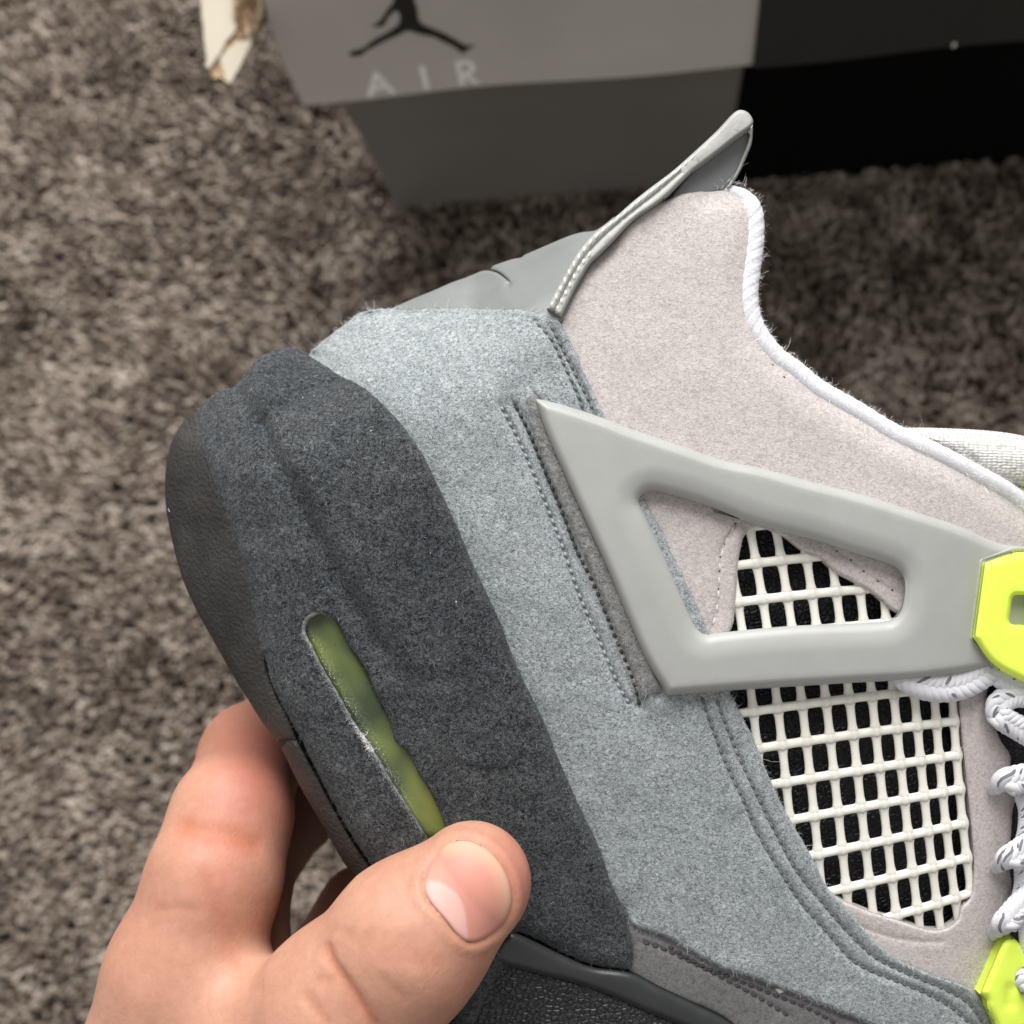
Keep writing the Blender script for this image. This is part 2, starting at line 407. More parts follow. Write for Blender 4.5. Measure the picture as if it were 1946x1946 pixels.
# lid: its lower rim stands proud of the body and leans in towards the top
LZ0, LOUT, LTILT = 0.1108, 0.0082, 0.22
LP0 = BA + NF * LOUT + EZ * LZ0; LN = NF * math.cos(LTILT) + EZ * math.sin(LTILT)
LUP = EZ * math.cos(LTILT) - NF * math.sin(LTILT)
def lidxy(px, py, off=0.0):
    p = on_plane(px, py, LP0 + LN * off, LN) - LP0; return np.dot(p, EX), np.dot(p, LUP)
def lidpt(a, u, off): return LP0 - BA + EX * a + LUP * u + LN * off
aL = lidxy(*OV((580, 195))[0])[0]; aB0, uB0 = lidxy(*OV((1420, 125))[0]); aB1 = lidxy(*OV((1433, 0))[0])[0]
lidh = 0.070
def lid_panel(name, a_lo0, a_lo1, a_hi0, a_hi1, mat, curve=None, thick=0.0022, lift=0.0, seed=0, u0l=0.0, u0r=0.0):
    na, nu = 26, 14; V = []; Fq = []
    for side in (0, 1):
        for j in range(nu + 1):
            for i in range(na + 1):
                s, t = i / na, j / nu
                lo = a_lo0 + (a_hi0 - a_lo0) * t + (curve(t) if curve else 0); hi = a_lo1 + (a_hi1 - a_lo1) * t
                a = lo + (hi - lo) * s; u0 = u0l + (u0r - u0l) * s
                bulge = 0.0015 * vnoise(np.array([[a, t * 0.05]]), 0.06, 5 + seed)[0] + lift
                V.append(lidpt(a, u0 + (lidh - u0) * t, bulge - side * thick))
    n1 = (na + 1) * (nu + 1); ix = lambda i, j, s: s * n1 + j * (na + 1) + i
    for j in range(nu):
        for i in range(na):
            Fq.append((ix(i, j, 0), ix(i + 1, j, 0), ix(i + 1, j + 1, 0), ix(i, j + 1, 0)))
            Fq.append((ix(i, j, 1), ix(i, j + 1, 1), ix(i + 1, j + 1, 1), ix(i + 1, j, 1)))
    for i in range(na):
        Fq.append((ix(i, 0, 0), ix(i, 0, 1), ix(i + 1, 0, 1), ix(i + 1, 0, 0))); Fq.append((ix(i, nu, 0), ix(i + 1, nu, 0), ix(i + 1, nu, 1), ix(i, nu, 1)))
    for j in range(nu):
        Fq.append((ix(0, j, 0), ix(0, j + 1, 0), ix(0, j + 1, 1), ix(0, j, 1))); Fq.append((ix(na, j, 0), ix(na, j, 1), ix(na, j + 1, 1), ix(na, j + 1, 0)))
    o = mesh_obj(name, V, Fq, mat, box, True)
    try: o.data.set_sharp_from_angle(angle=math.radians(40))
    except Exception: pass
    return o
u_l = lidxy(*OV((580, 195))[0])[1]; u_r = lidxy(*OV((1932, 80))[0])[1]
aE = aB0 + 0.17
def ulow(a): return u_l + (u_r - u_l) * (a - aL) / (lidxy(*OV((1932, 80))[0])[0] - aL)
aTop = lidxy(*OV((505, 0))[0]); 
def lcurve(t):     # traced left rim of the lid: nearly straight above, sweeping out at the bottom corner
    u = ulow(aL) + (lidh - ulow(aL)) * t
    pts = sorted([(lidxy(x, y)[1], lidxy(x, y)[0]) for x, y in C1((770, 552), (710, 430), (650, 290), (590, 130), (560, 0))])
    return float(np.interp(u, [p[0] for p in pts], [p[1] for p in pts])) - aL
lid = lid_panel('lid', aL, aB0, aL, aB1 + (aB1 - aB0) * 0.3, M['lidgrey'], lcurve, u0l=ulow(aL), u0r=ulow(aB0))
lid2 = lid_panel('lid', aB0 + 0.0003, aE, aB1 + (aB1 - aB0) * 0.3 + 0.0003, aE, M['lidblack'], None, seed=3, u0l=ulow(aB0), u0r=ulow(aE))
lid2['label'] = 'black end of the lid'
# top sheet of the lid
def lid_top():
    z = LUP * lidh
    q = [lidpt(aL - 0.002, lidh, 0), lidpt(aE, lidh, 0)]
    b = [p - NF * (BD_ + 0.01) for p in q]
    V = [q[0], q[1], b[1], b[0]]; V += [np.array(p) - EZ * 0.002 for p in V]
    mesh_obj('lid_top', V, [(0, 1, 2, 3), (7, 6, 5, 4), (0, 4, 5, 1), (1, 5, 6, 2), (2, 6, 7, 3), (3, 7, 4, 0)], M['boxgrey'], box, False)
lid_top()

# prints on the lid: flat shapes lying on the board
def polyprint(name, loops, mat, parent, off=0.0018, off0=0.0):
    """filled outline (first loop) with holes, in photo pixels, lying on the lid's plane"""
    pts = []; edges = []
    for L in loops:
        st = len(pts); q = [lidxy(x, y) for x, y in L]
        pts += q; edges += [(st + i, st + (i + 1) % len(q)) for i in range(len(q))]
    r = delaunay_2d_cdt([Vector(p) for p in pts], edges, [], 0, 1e-9)
    V2 = np.array([tuple(v) for v in r[0]]); T = np.array(r[2]); cen = V2[T].mean(1)
    keep = inside(cen, np.array([lidxy(x, y) for x, y in loops[0]]))
    for L in loops[1:]: keep &= ~inside(cen, np.array([lidxy(x, y) for x, y in L]))
    T = T[keep]; n = len(V2)
    b = 0.0015 * vnoise(np.stack([V2[:, 0], V2[:, 1] / lidh * 0.05], 1), 0.06, 5)
    V = np.array([lidpt(a, u, off0 + 0.0001 + bb) for (a, u), bb in zip(V2, b)]); V2b = np.array([lidpt(a, u, off0 + 0.0003 + bb) for (a, u), bb in zip(V2, b)])
    faces = [tuple(t + n) for t in T]
    ec = {}
    for t in T:
        for k in range(3): e = (t[k], t[(k + 1) % 3]); ec[tuple(sorted(e))] = ec.get(tuple(sorted(e)), []) + [e]
    for k, v in ec.items():
        if len(v) == 1: a, c = v[0]; faces.append((a, c, c + n, a + n))
    return mesh_obj(name, np.vstack([V, V2b]), faces, mat, parent, False)
KE = 300 / 1932
def CE_(*p): return CR(640, 0, KE, *p)
body = closed_outline(CE_((560, -170), (640, -130), (700, -40), (690, 20), (620, 110), (560, 200), (520, 250), (470, 285), (430, 296), (490, 312), (560, 306), (590, 280), (620, 215), (680, 150), (725, 118), (765, 160), (775, 220), (748, 300),
                (620, 390), (500, 450), (420, 500), (340, 565), (260, 590), (180, 610), (155, 635), (180, 662), (260, 665), (320, 645), (360, 605), (460, 555), (600, 485), (760, 420), (860, 375), (960, 400), (1080, 435), (1190, 460), (1300, 520), (1400, 565), (1480, 620), (1545, 670), (1600, 630), (1690, 570), (1600, 580), (1520, 545), (1450, 500), (1330, 430), (1200, 370), (1060, 305), (1000, 240), (985, 110), (950, 10), (940, -80), (1000, -200), (960, -260), (900, -230), (850, -120), (790, -120), (740, -200), (640, -220)), 1.2)
polyprint('emblem', [body], M['ink_black'], lid)['label'] = 'black leaping figure printed on the grey lid'
def stroke(p, q, w):
    p = np.array(p, float); q = np.array(q, float); d = (q - p) / np.linalg.norm(q - p); n = np.array([-d[1], d[0]]) * w / 2
    return [tuple(p + n), tuple(q + n), tuple(q - n), tuple(p - n)]
wS = 48
# A: outer outline with the counter as a hole
Ao = CE_((452, 880), (500, 880), (720, 1120), (672, 1140), (598, 1062), (470, 1082), (425, 1160), (375, 1160))
Ah = CE_((484, 950), (560, 1028), (480, 1040))
def grow(L, d):
    L = np.array(L, float); e1 = L - np.roll(L, 1, 0); e2 = np.roll(L, -1, 0) - L
    n1 = np.stack([e1[:, 1], -e1[:, 0]], 1); n2 = np.stack([e2[:, 1], -e2[:, 0]], 1)
    n1 /= np.linalg.norm(n1, axis=1)[:, None]; n2 /= np.linalg.norm(n2, axis=1)[:, None]
    ar = np.sum(L[:, 0] * np.roll(L[:, 1], -1) - L[:, 1] * np.roll(L[:, 0], -1)); m = n1 + n2; m /= np.linalg.norm(m, axis=1)[:, None]
    return [tuple(p) for p in L + m * d * (1 if ar > 0 else -1)]
polyprint('letter', [grow(Ao, 1.1), grow(Ah, -0.7)], M['ink_white'], lid)['label'] = 'white letter A printed under the figure'
polyprint('letter', [grow(CE_((1008, 822), (1065, 815), (1132, 1090), (1080, 1100)), 1.1)], M['ink_white'], lid)['label'] = 'white letter I printed under the figure'
Ro = CE_((1450, 775), (1560, 762), (1640, 775), (1688, 825), (1685, 880), (1640, 930), (1602, 945), (1735, 1025), (1700, 1050), (1560, 955), (1545, 958), (1565, 1050), (1512, 1060))
Rh = CE_((1508, 812), (1570, 803), (1625, 822), (1632, 862), (1600, 900), (1530, 915))
polyprint('letter', [grow(Ro, 1.1), grow(Rh, -0.8)], M['ink_white'], lid)['label'] = 'white letter R printed under the figure'
# small nick in the black rim of the lid
polyprint('rim_nick', [CR(1350, 0, 596 / 1932, (1488, 292), (1496, 262), (1516, 266), (1508, 284))], M['ink_white'], lid2, off0=0.0012)['label'] = 'small white nick in the rim of the black lid'

carpet_pile()

# torn board hanging at the open corner of the lid
def torn_flap():
    K5 = 240 / 1932
    T = lambda *p: CR(380, 0, K5, *p)
    t = empty('torn_cardboard', 'torn strip of white cardboard with ragged brown core at the corner of the box lid', 'cardboard')
    dep = 0.385                                     # metres from the camera
    top = -420
    def slab(name, pts, d0, thick, mat, slope=(0, 0), jag=0):
        L = closed_outline([(x, y, 1) for x, y in pts], 3.0)
        if jag: L = L + rng.normal(0, jag, L.shape)
        r = delaunay_2d_cdt([Vector(p) for p in L], [(i, (i + 1) % len(L)) for i in range(len(L))], [], 0, 1e-6)
        V2 = np.array([tuple(v) for v in r[0]]); Tt = np.array(r[2]); Tt = Tt[inside(V2[Tt].mean(1), L)]
        def pos(back):
            dd = d0 + slope[0] * (V2[:, 0] - 430) + slope[1] * V2[:, 1] + back
            return np.stack([CAM + R @ (np.array([(x - C0) / F, -(y - C0) / F, -1.0]) * q) for (x, y), q in zip(V2, dd)])
        Vf = pos(0); Vb = Vf + (R @ np.array([0, 0, -1.0])) * thick; n = len(V2)
        f = [tuple(x) for x in Tt] + [tuple((x + n)[::-1]) for x in Tt]; ec = {}
        for x in Tt:
            for k in range(3): e = (x[k], x[(k + 1) % 3]); ec.setdefault(tuple(sorted(e)), []).append(e)
        for v in ec.values():
            if len(v) == 1: a, c = v[0]; f.append((c, a, a + n, c + n))
        return mesh_obj(name, np.vstack([Vf, Vb]), f, mat, t, False)
    base = (0.00007, -0.00008)
    slab('liner', T((-40, top), (12, 0), (60, 560), (110, 960), (60, 990), (140, 1050), (240, 900), (310, 830), (390, 640), (470, 560), (545, 440), (545, 100), (570, 0), (600, top)), dep, 0.0012, M['whiteboard'], base, 0.5)['label'] = 'white outer liner of the strip'
    slab('core', T((520, top), (500, 0), (500, 440), (380, 640), (300, 820), (150, 1000), (165, 1080), (220, 1205), (300, 1170), (440, 1280), (350, 900), (560, 640), (740, 590), (860, 380), (945, 235), (938, 100), (940, 0), (960, top)), dep + 0.0016, 0.006, M['torn'], base, 0.7)['label'] = 'ragged brown torn core of the strip'
    slab('liner', T((300, 900), (420, 760), (560, 640), (740, 595), (810, 590), (640, 960), (520, 1170), (450, 1280), (400, 1230), (350, 1060)), dep + 0.0004, 0.0012, M['whiteboard'], base, 0.3)['label'] = 'folded white lower face of the strip'
    slab('liner', T((860, 380), (900, 290), (950, 235), (938, 140), (940, 0), (960, top), (925, top), (905, 0), (905, 200), (840, 340), (770, 430), (760, 540), (740, 595), (800, 560), (835, 470)), dep - 0.0002, 0.001, M['whiteboard'], base, 0.5)['label'] = 'thin white torn rim of the strip'
    # ragged shreds of the core
    V = []; Fc = []
    for _ in range(70):
        x, y = random.uniform(560, 900), random.uniform(-200, 600)
        if x > 560 + (600 - y) * 0.9 + 200: continue
        px, py = T((x, y))[0]; q = CAM + R @ (np.array([(px - C0) / F, -(py - C0) / F, -1.0]) * (dep + base[0] * (px - 430) + base[1] * py - random.uniform(-0.001, 0.0014)))
        a = random.uniform(-0.5, 0.5); d = R @ np.array([math.sin(a), math.cos(a), random.uniform(-.3, .5)]) * random.uniform(0.002, 0.006); w = R @ np.array([math.cos(a), -math.sin(a), random.uniform(-.8, .8)]) * random.uniform(0.0004, 0.0013)
        b = len(V); V += [q, q + w, q + w * 0.6 + d, q + d + (R @ np.array([0, 0, .001]))]; Fc.append((b, b + 1, b + 2, b + 3))
    stuff(mesh_obj('torn_shreds', V, Fc, M['torn'], t, False))
torn_flap()

# ------------------------------------------------------------------ sneaker
SHOE_M = Matrix.Translation(CAM + R @ np.array([0, 0, -D])) @ Matrix(R.tolist()).to_4x4()
shoe = empty('sneaker', 'grey suede high top sneaker with neon lace lock, held up by its heel', 'sneaker', mat=SHOE_M)
MMPX = 1000 * D / F                                  # millimetres per photo pixel at the shoe
OUTL = C3((205, 505), (150, 540), (80, 640), (45, 780), (38, 950), (58, 1100), (110, 1320), (180, 1500), (300, 1720), (420, 1932)) + C8((1000, 190), (1100, 350), (1180, 455)) + C8((1210, 500), (1300, 690), (1420, 900), (1530, 1090), (1590, 1165)) + OV((760, 1800), (850, 1960), (960, 2150))
HTOP = C3((790, 205), (720, 168), (620, 180), (520, 230), (455, 305), (400, 375), (330, 395), (245, 448), (205, 505))
QTOP = C3((1020, 10), (950, 70), (850, 145), (790, 205))
TTOP = CH((1590, 180), (1420, 220), (1150, 335), (960, 400), (880, 435), (600, 550), (340, 660))
BSL = np.vstack([np.array(TTOP), np.array(QTOP), np.array(OV((470, 640))), np.array(OUTL[1:])])
BSL = catmull(BSL, 4)
def base(px, py):
    P = np.stack([px, py], 1)
    d = line_dist(P, BSL) * MMPX
    a = np.interp(py, [1000, 1420], [17.0, 5.0]) * np.interp(px, [900, 1230], [1, 0.15])
    r = a * 1.35
    w = -a * np.clip(1 - d / r, 0, 1) ** 2.1
    w = w - 5.0 * (np.clip(px - 1700, 0, None) / 240) ** 2
    w = w - 7.0 * (np.clip(py - 950, 0, None) / 900) ** 2 - 3.5 * (np.clip(950 - py, 0, None) / 600) ** 2
    w = w - 2.0 * (np.clip(1500 - np.hypot(px - 1200, py - 1400), None, 0) / 600) ** 2
    return w
def edge_prof(d, r): 
    x = np.clip(d / r, 0, 1); return np.sqrt(1 - (1 - x) ** 2)

SURF = {}
def panel(name, outline, mat, off=0.0, t=1.0, r=0.5, holes=(), g=10, step=5, grooves=(), extra=None, skirt=3.0, jag=0.0, parent=shoe, hr=None, ht=None, basef=base, back=None, dense=(), draft=0.0):
    """a real sheet over the shoe's curved side: outline in photo pixels, heights in millimetres"""
    L = outline if isinstance(outline, np.ndarray) else closed_outline(outline, step)
    if jag:
        L = L + np.stack([vnoise(L, 7, 11) + 0.7 * vnoise(L, 3.1, 12), vnoise(L, 7, 13) + 0.7 * vnoise(L, 3.1, 14)], 1) * jag
    HL = [h if isinstance(h, np.ndarray) else closed_outline(h, step) for h in holes]
    lo, hi = L.min(0), L.max(0)
    xs = np.arange(lo[0], hi[0], g); ys = np.arange(lo[1], hi[1], g * 0.87)
    gx, gy = np.meshgrid(xs, ys); gx = gx + (np.arange(len(ys)) % 2)[:, None] * g / 2
    G = np.stack([gx.ravel(), gy.ravel()], 1); G = G + rng.normal(0, g * 0.08, G.shape)
    def rings(LL, rr, sgn):
        n = np.roll(LL, -1, 0) - np.roll(LL, 1, 0); n = np.stack([-n[:, 1], n[:, 0]], 1); n /= np.linalg.norm(n, axis=1)[:, None] + 1e-9
        ar = 0.5 * np.sum(LL[:, 0] * np.roll(LL[:, 1], -1) - LL[:, 1] * np.roll(LL[:, 0], -1))
        s = sgn * (1 if ar > 0 else -1); out = []
        for q in (0.12, 0.4, 0.75, 1.05):
            dd = q * rr / MMPX
            if dd < 0.6: continue
            out.append((LL + n * s * dd, dd))
        return out
    fixed = []
    for P_, dd in rings(L, r, 1) + sum([rings(h, hr or r, -1) for h in HL], []):
        ok = inside(P_, L) & (loop_dist(P_, L) > dd * 0.9)
        for h in HL: ok &= ~inside(P_, h) & (loop_dist(P_, h) > dd * 0.9)
        fixed.append(P_[ok])
    for path, wd, dp in grooves:
        q = resample(catmull(path, 8), 4); tn = np.gradient(q, axis=0); tn /= np.linalg.norm(tn, axis=1)[:, None]; nn = np.stack([-tn[:, 1], tn[:, 0]], 1)
        for k in (-1.6, -0.8, 0, 0.8, 1.6): fixed.append(q + nn * k * wd / MMPX)
    for dpts in dense: fixed.append(np.asarray(dpts))
    fx = np.vstack(fixed) if fixed else np.zeros((0, 2))
    if len(fx):
        ok = inside(fx, L) & (loop_dist(fx, L) > 0.4)
        for h in HL: ok &= ~inside(fx, h)
        fx = fx[ok]
        cell = {}; keep = []
        for i, p in enumerate(fx):
            kk = (round(p[0] / 1.8), round(p[1] / 1.8))
            if kk not in cell: cell[kk] = 1; keep.append(i)
        fx = fx[keep]
    ok = inside(G, L) & (loop_dist(G, L) > 3)
    for h in HL: ok &= ~inside(G, h) & (loop_dist(G, h) > 3)
    G = G[ok]
    if len(fx):
        cell = set((int(p[0] // 4), int(p[1] // 4)) for p in fx)
        G = G[[not any((int(p[0] // 4) + a, int(p[1] // 4) + b) in cell for a in (-1, 0, 1) for b in (-1, 0, 1)) for p in G]] if len(G) else G
    pts = [L] + HL + [fx, G]; edges = []; st = 0
    for q in [L] + HL:
        n = len(q); edges += [(st + i, st + (i + 1) % n) for i in range(n)]; st += n
    res = delaunay_2d_cdt([Vector(p) for p in np.vstack(pts)], edges, [], 0, 1e-5)
    V2 = np.array([tuple(v) for v in res[0]]); T = np.array(res[2]); cen = V2[T].mean(1)
    keep = inside(cen, L)
    for h in HL: keep &= ~inside(cen, h)
    T = T[keep]
    used = np.unique(T); mp = -np.ones(len(V2), int); mp[used] = np.arange(len(used)); V2 = V2[used]; T = mp[T]
    dO = loop_dist(V2, L) * MMPX; h = edge_prof(dO, r) * t
    if HL:
        dH = np.min([loop_dist(V2, q) for q in HL], axis=0) * MMPX
        h0 = 0 if ht is None else ht
        h = np.minimum(h, h0 + (t - h0) * edge_prof(dH, hr or r))
    z = basef(V2[:, 0], V2[:, 1]) + off + h
    if extra is not None: z = z + extra(V2, dO)
    for path, wd, dp in grooves:
        d = line_dist(V2, resample(catmull(path, 8), 4)) * MMPX; z = z - dp * np.exp(-(d / wd) ** 2)
    V = unproj(V2[:, 0], V2[:, 1], z)
    # orient towards the camera
    a, b, c = V[T[:, 0]], V[T[:, 1]], V[T[:, 2]]; nz = np.cross(b - a, c - a)[:, 2]; T[nz < 0] = T[nz < 0][:, ::-1]
    # skirt round every free edge gives the sheet its thickness
    E2 = np.vstack([T[:, [0, 1]], T[:, [1, 2]], T[:, [2, 0]]]); key = np.sort(E2, 1)
    uq, inv, cnt = np.unique(key, axis=0, return_inverse=True, return_counts=True)
    be = E2[cnt[inv.ravel()] == 1]; bv = np.unique(be)
    mp2 = -np.ones(len(V), int); mp2[bv] = len(V) + np.arange(len(bv))
    low = V[bv].copy(); low[:, 2] = low[:, 2] - skirt / 1000 if back is None else back / 1000
    if draft: low = low * (1 - draft) + draft * unproj(V2[bv, 0], V2[bv, 1], z[bv] - skirt)
    VV = np.vstack([V, low]); Sk = np.vstack([np.stack([be[:, 1], be[:, 0], mp2[be[:, 0]]], 1), np.stack([be[:, 1], mp2[be[:, 0]], mp2[be[:, 1]]], 1)])
    if back is not None:                               # close the far side
        cidx = len(VV); VV = np.vstack([VV, [low.mean(0)]]); Sk = np.vstack([Sk, np.stack([mp2[be[:, 1]], mp2[be[:, 0]], np.full(len(be), cidx)], 1)])
    o = mesh_obj(name, VV, np.vstack([T, Sk]), mat, parent)
    SURF[o.name] = (V, T, V2, z); o['_'] = 0; del o['_']
    return o

def height_of(o, P):
    """height in mm of a built sheet at photo pixels P (nearest vertex)"""
    V2, z = SURF[o.name][2], SURF[o.name][3]; out = np.zeros(len(P))
    for i in range(0, len(P), 500):
        d = ((P[i:i + 500, None] - V2[None]) ** 2).sum(-1); j = np.argpartition(d, 3, axis=1)[:, :3]
        w = 1 / (np.take_along_axis(d, j, 1) + 1); out[i:i + 500] = (z[j] * w).sum(1) / w.sum(1)
    return out

def fibres(name, o, n, L, wd, mat, lift=0.35, region=None, curl=1.0, grain=None):
    V, T, V2, z = SURF[o.name]
    a, b, c = V[T[:, 0]], V[T[:, 1]], V[T[:, 2]]; nr = np.cross(b - a, c - a); ar = np.linalg.norm(nr, axis=1)
    wt = ar.copy()
    if region is not None: wt = wt * region(V2[T].mean(1))
    k = rng.choice(len(T), n, p=wt / wt.sum()); u = rng.random((n, 2)); u[u.sum(1) > 1] = 1 - u[u.sum(1) > 1]
    P = a[k] + (b[k] - a[k]) * u[:, :1] + (c[k] - a[k]) * u[:, 1:]; N = nr[k] / ar[k][:, None]
    th = rng.uniform(0, 2 * math.pi, n) if grain is None else grain + rng.normal(0, 0.9, n)
    t1 = np.cross(N, [0, 1.0, 0.01]); t1 /= np.linalg.norm(t1, axis=1)[:, None]; t2 = np.cross(N, t1)
    di = t1 * np.cos(th)[:, None] + t2 * np.sin(th)[:, None]; th2 = th + rng.normal(0, 0.7, n) * curl
    dj = t1 * np.cos(th2)[:, None] + t2 * np.sin(th2)[:, None]
    LL = (L * rng.lognormal(0, 0.45, n) / 1000)[:, None]; lf = (lift * rng.random(n))[:, None]
    p0 = P - N * 0.00005; p1 = P + (di + N * lf) * LL * 0.5; p2 = p1 + (dj + N * lf * rng.normal(0.3, 0.6, (n, 1))) * LL * 0.5
    s = np.cross(N, di) * (wd / 2000)
    VV = np.stack([p0 - s, p0 + s, p1 - s, p1 + s, p2 - s * .3, p2 + s * .3], 1).reshape(-1, 3)
    q = np.array([(0, 1, 3, 2), (2, 3, 5, 4)]); FF = (q[None] + (np.arange(n) * 6)[:, None, None]).reshape(-1, 4)
    return stuff(mesh_obj(name, VV, FF, mat, o))

def stitches(name, path, hgt, mat, parent, sp=15, ln=0.8, rad=0.26, tilt=0.18, drop=0.0):
    """a row of thread stitches, each a small swelling lying in the sheet"""
    q = resample(catmull([p[:2] for p in path], 10), sp); V = []; Fc = []
    zz = hgt(q) if callable(hgt) else height_of(hgt, q)
    P = unproj(q[:, 0], q[:, 1], zz + drop)
    for i in range(len(P) - 1):
        a, b = P[i], P[i + 1]; m = (a + b) / 2; d = (b - a); l = np.linalg.norm(d); d = d / l
        n = np.array([0, 0, 1.0]); s = np.cross(n, d); s /= np.linalg.norm(s); d2 = d + s * (tilt + random.gauss(0, 0.06)); d2 /= np.linalg.norm(d2); s = np.cross(n, d2)
        hl = l * ln / 2 * random.uniform(0.9, 1.08); b0 = len(V); r0 = rad / 1000
        prof = [(-1, 0.25, -0.5), (-0.6, 0.85, 0.15), (0, 1.0, 0.4), (0.6, 0.85, 0.15), (1, 0.25, -0.5)]
        for (t, rr, up) in prof:
            for k in range(6):
                an = k * math.pi / 3; V.append(m + d2 * hl * t + s * r0 * rr * math.cos(an) + n * r0 * (rr * math.sin(an) + up))
        for j in range(4):
            for k in range(6):
                x, y = b0 + j * 6 + k, b0 + j * 6 + (k + 1) % 6; Fc.append((x, y, y + 6, x + 6))
    return stuff(mesh_obj(name, V, Fc, mat, parent))

# --- black lining and the hidden far side of the shoe
SIL = OV((350, 830), (440, 760), (560, 690), (690, 610), (930, 530), (1080, 470), (1250, 420), (1385, 395), (1405, 520), (1440, 660), (1560, 770), (1760, 880), (1990, 1040), (2080, 1200), (2080, 2150), (1000, 2150), (860, 1940), (700, 1640), (580, 1450), (470, 1260), (380, 1080), (345, 920))
panel('far_side', SIL, M['heel'], off=-8.0, t=1.5, r=4, g=40, step=25, back=-62)
lining = panel('lining', C5((300, 780), (700, 780), (1400, 1120), (1990, 1500), (2050, 3500), (500, 3300), (250, 1500)), M['lining'], off=-4.2, t=0.5, r=1, g=24, step=14)

# --- cream moulded net
NB = {  # node (row, column): crop coordinates
 (0, 0): (200, 280), (0, 1): (390, 250), (0, 2): (570, 225), (0, 3): (738, 202), (0, 4): (905, 185), (0, 5): (1072, 165), (0, 6): (1230, 150),
 (1, 0): (222, 550), (1, 1): (405, 528), (1, 2): (592, 495), (1, 3): (765, 466), (1, 4): (935, 447), (1, 5): (1095, 425), (1, 6): (1252, 402), (1, 7): (1405, 382), (1, 8): (1545, 365), (1, 9): (1668, 347),
 (2, 1): (432, 800), (2, 2): (620, 772), (2, 3): (790, 742), (2, 4): (960, 715), (2, 5): (1117, 690), (2, 6): (1275, 664), (2, 7): (1427, 640), (2, 8): (1570, 616), (2, 9): (1692, 598),
 (3, 1): (470, 1075), (3, 2): (655, 1042), (3, 3): (822, 1012), (3, 4): (985, 980), (3, 5): (1147, 950), (3, 6): (1300, 920), (3, 7): (1452, 896), (3, 8): (1592, 875), (3, 9): (1712, 850),
 (4, 2): (682, 1325), (4, 3): (850, 1292), (4, 4): (1020, 1262), (4, 5): (1175, 1225), (4, 6): (1330, 1190), (4, 7): (1480, 1156), (4, 8): (1620, 1125), (4, 9): (1740, 1098),
 (5, 3): (880, 1568), (5, 4): (1060, 1527), (5, 5): (1225, 1490), (5, 6): (1377, 1455), (5, 7): (1527, 1417), (5, 8): (1662, 1380), (5, 9): (1765, 1352),
 (6, 4): (1085, 1815), (6, 5): (1240, 1785), (6, 6): (1403, 1732), (6, 7): (1553, 1685), (6, 8): (1690, 1640), (6, 9): (1775, 1612),
 (-3, 1): (265, -547), (-3, 2): (445, -571), (-3, 3): (629, -583), (-3, 4): (805, -599), (-4, 1): (217, -807), (-4, 2): (409, -831), (-4, 3): (593, -855)}
ij = np.array(list(NB.keys()), float); xy = np.array(CB(*NB.values()))
def nterms(i, j): return np.stack([np.ones_like(i), i, j, i * j, i * i, j * j, i * i * j, i * j * j, i ** 3, j ** 3], 1)
ncoef = np.linalg.lstsq(nterms(ij[:, 0] / 5, ij[:, 1] / 5), xy, rcond=None)[0]
def nmap(i, j): return nterms(np.asarray(i, float) / 5, np.asarray(j, float) / 5) @ ncoef
def net_bars():
    V = []; Fc = []
    def bar(ii, jj, rad, along, lift):
        q = nmap(ii, jj); z = base(q[:, 0], q[:, 1]) - 0.95 + lift
        P = unproj(q[:, 0], q[:, 1], z); n = len(P); T = np.gradient(P, axis=0); T /= np.linalg.norm(T, axis=1)[:, None]
        Sd = np.cross([0, 0, 1.0], T); Sd /= np.linalg.norm(Sd, axis=1)[:, None]; U = np.cross(T, Sd); ns = 10
        node = np.abs(along - np.round(along)); rr = rad * (1 + 0.55 * np.exp(-(node / 0.165) ** 2)) / 1000
        rr[0] *= 0.35; rr[-1] *= 0.35; rr[1] *= 0.85; rr[-2] *= 0.85
        b = sum(len(v) for v in V); th = np.arange(ns) * 2 * math.pi / ns
        V.append((P[:, None] + Sd[:, None] * (rr[:, None] * np.cos(th))[..., None] + U[:, None] * (rr[:, None] * np.sin(th) * 0.7)[..., None]).reshape(-1, 3))
        g = np.arange(n - 1)[:, None] * ns; k = np.arange(ns)[None]; k2 = (k + 1) % ns
        Fc.append((np.stack([g + k, g + k2, g + ns + k2, g + ns + k], -1).reshape(-1, 4)) + b)
        e = b + (n - 1) * ns
        for st, rev in ((b, 1), (e, 0)):
            for m in range(1, ns - 2, 2):
                f4 = (st, st + m, st + m + 1, st + m + 2); Fc.append(np.array([f4[::-1] if rev else f4]))
    for i in range(-5, 8):
        j = np.linspace(-1.5, 9.2, 110); bar(np.full_like(j, i), j, 0.77, j, 0.10)
    for j in range(-1, 10):
        i = np.linspace(-5.3, 7.0, 130); bar(i, np.full_like(i, j), 0.72 if j < 9 else 0.72, i, 0.0)
    return np.vstack(V), np.vstack(Fc)
nv_, nf_ = net_bars()
net_o = mesh_obj('ventilation_net', nv_, nf_, M['net'], shoe)

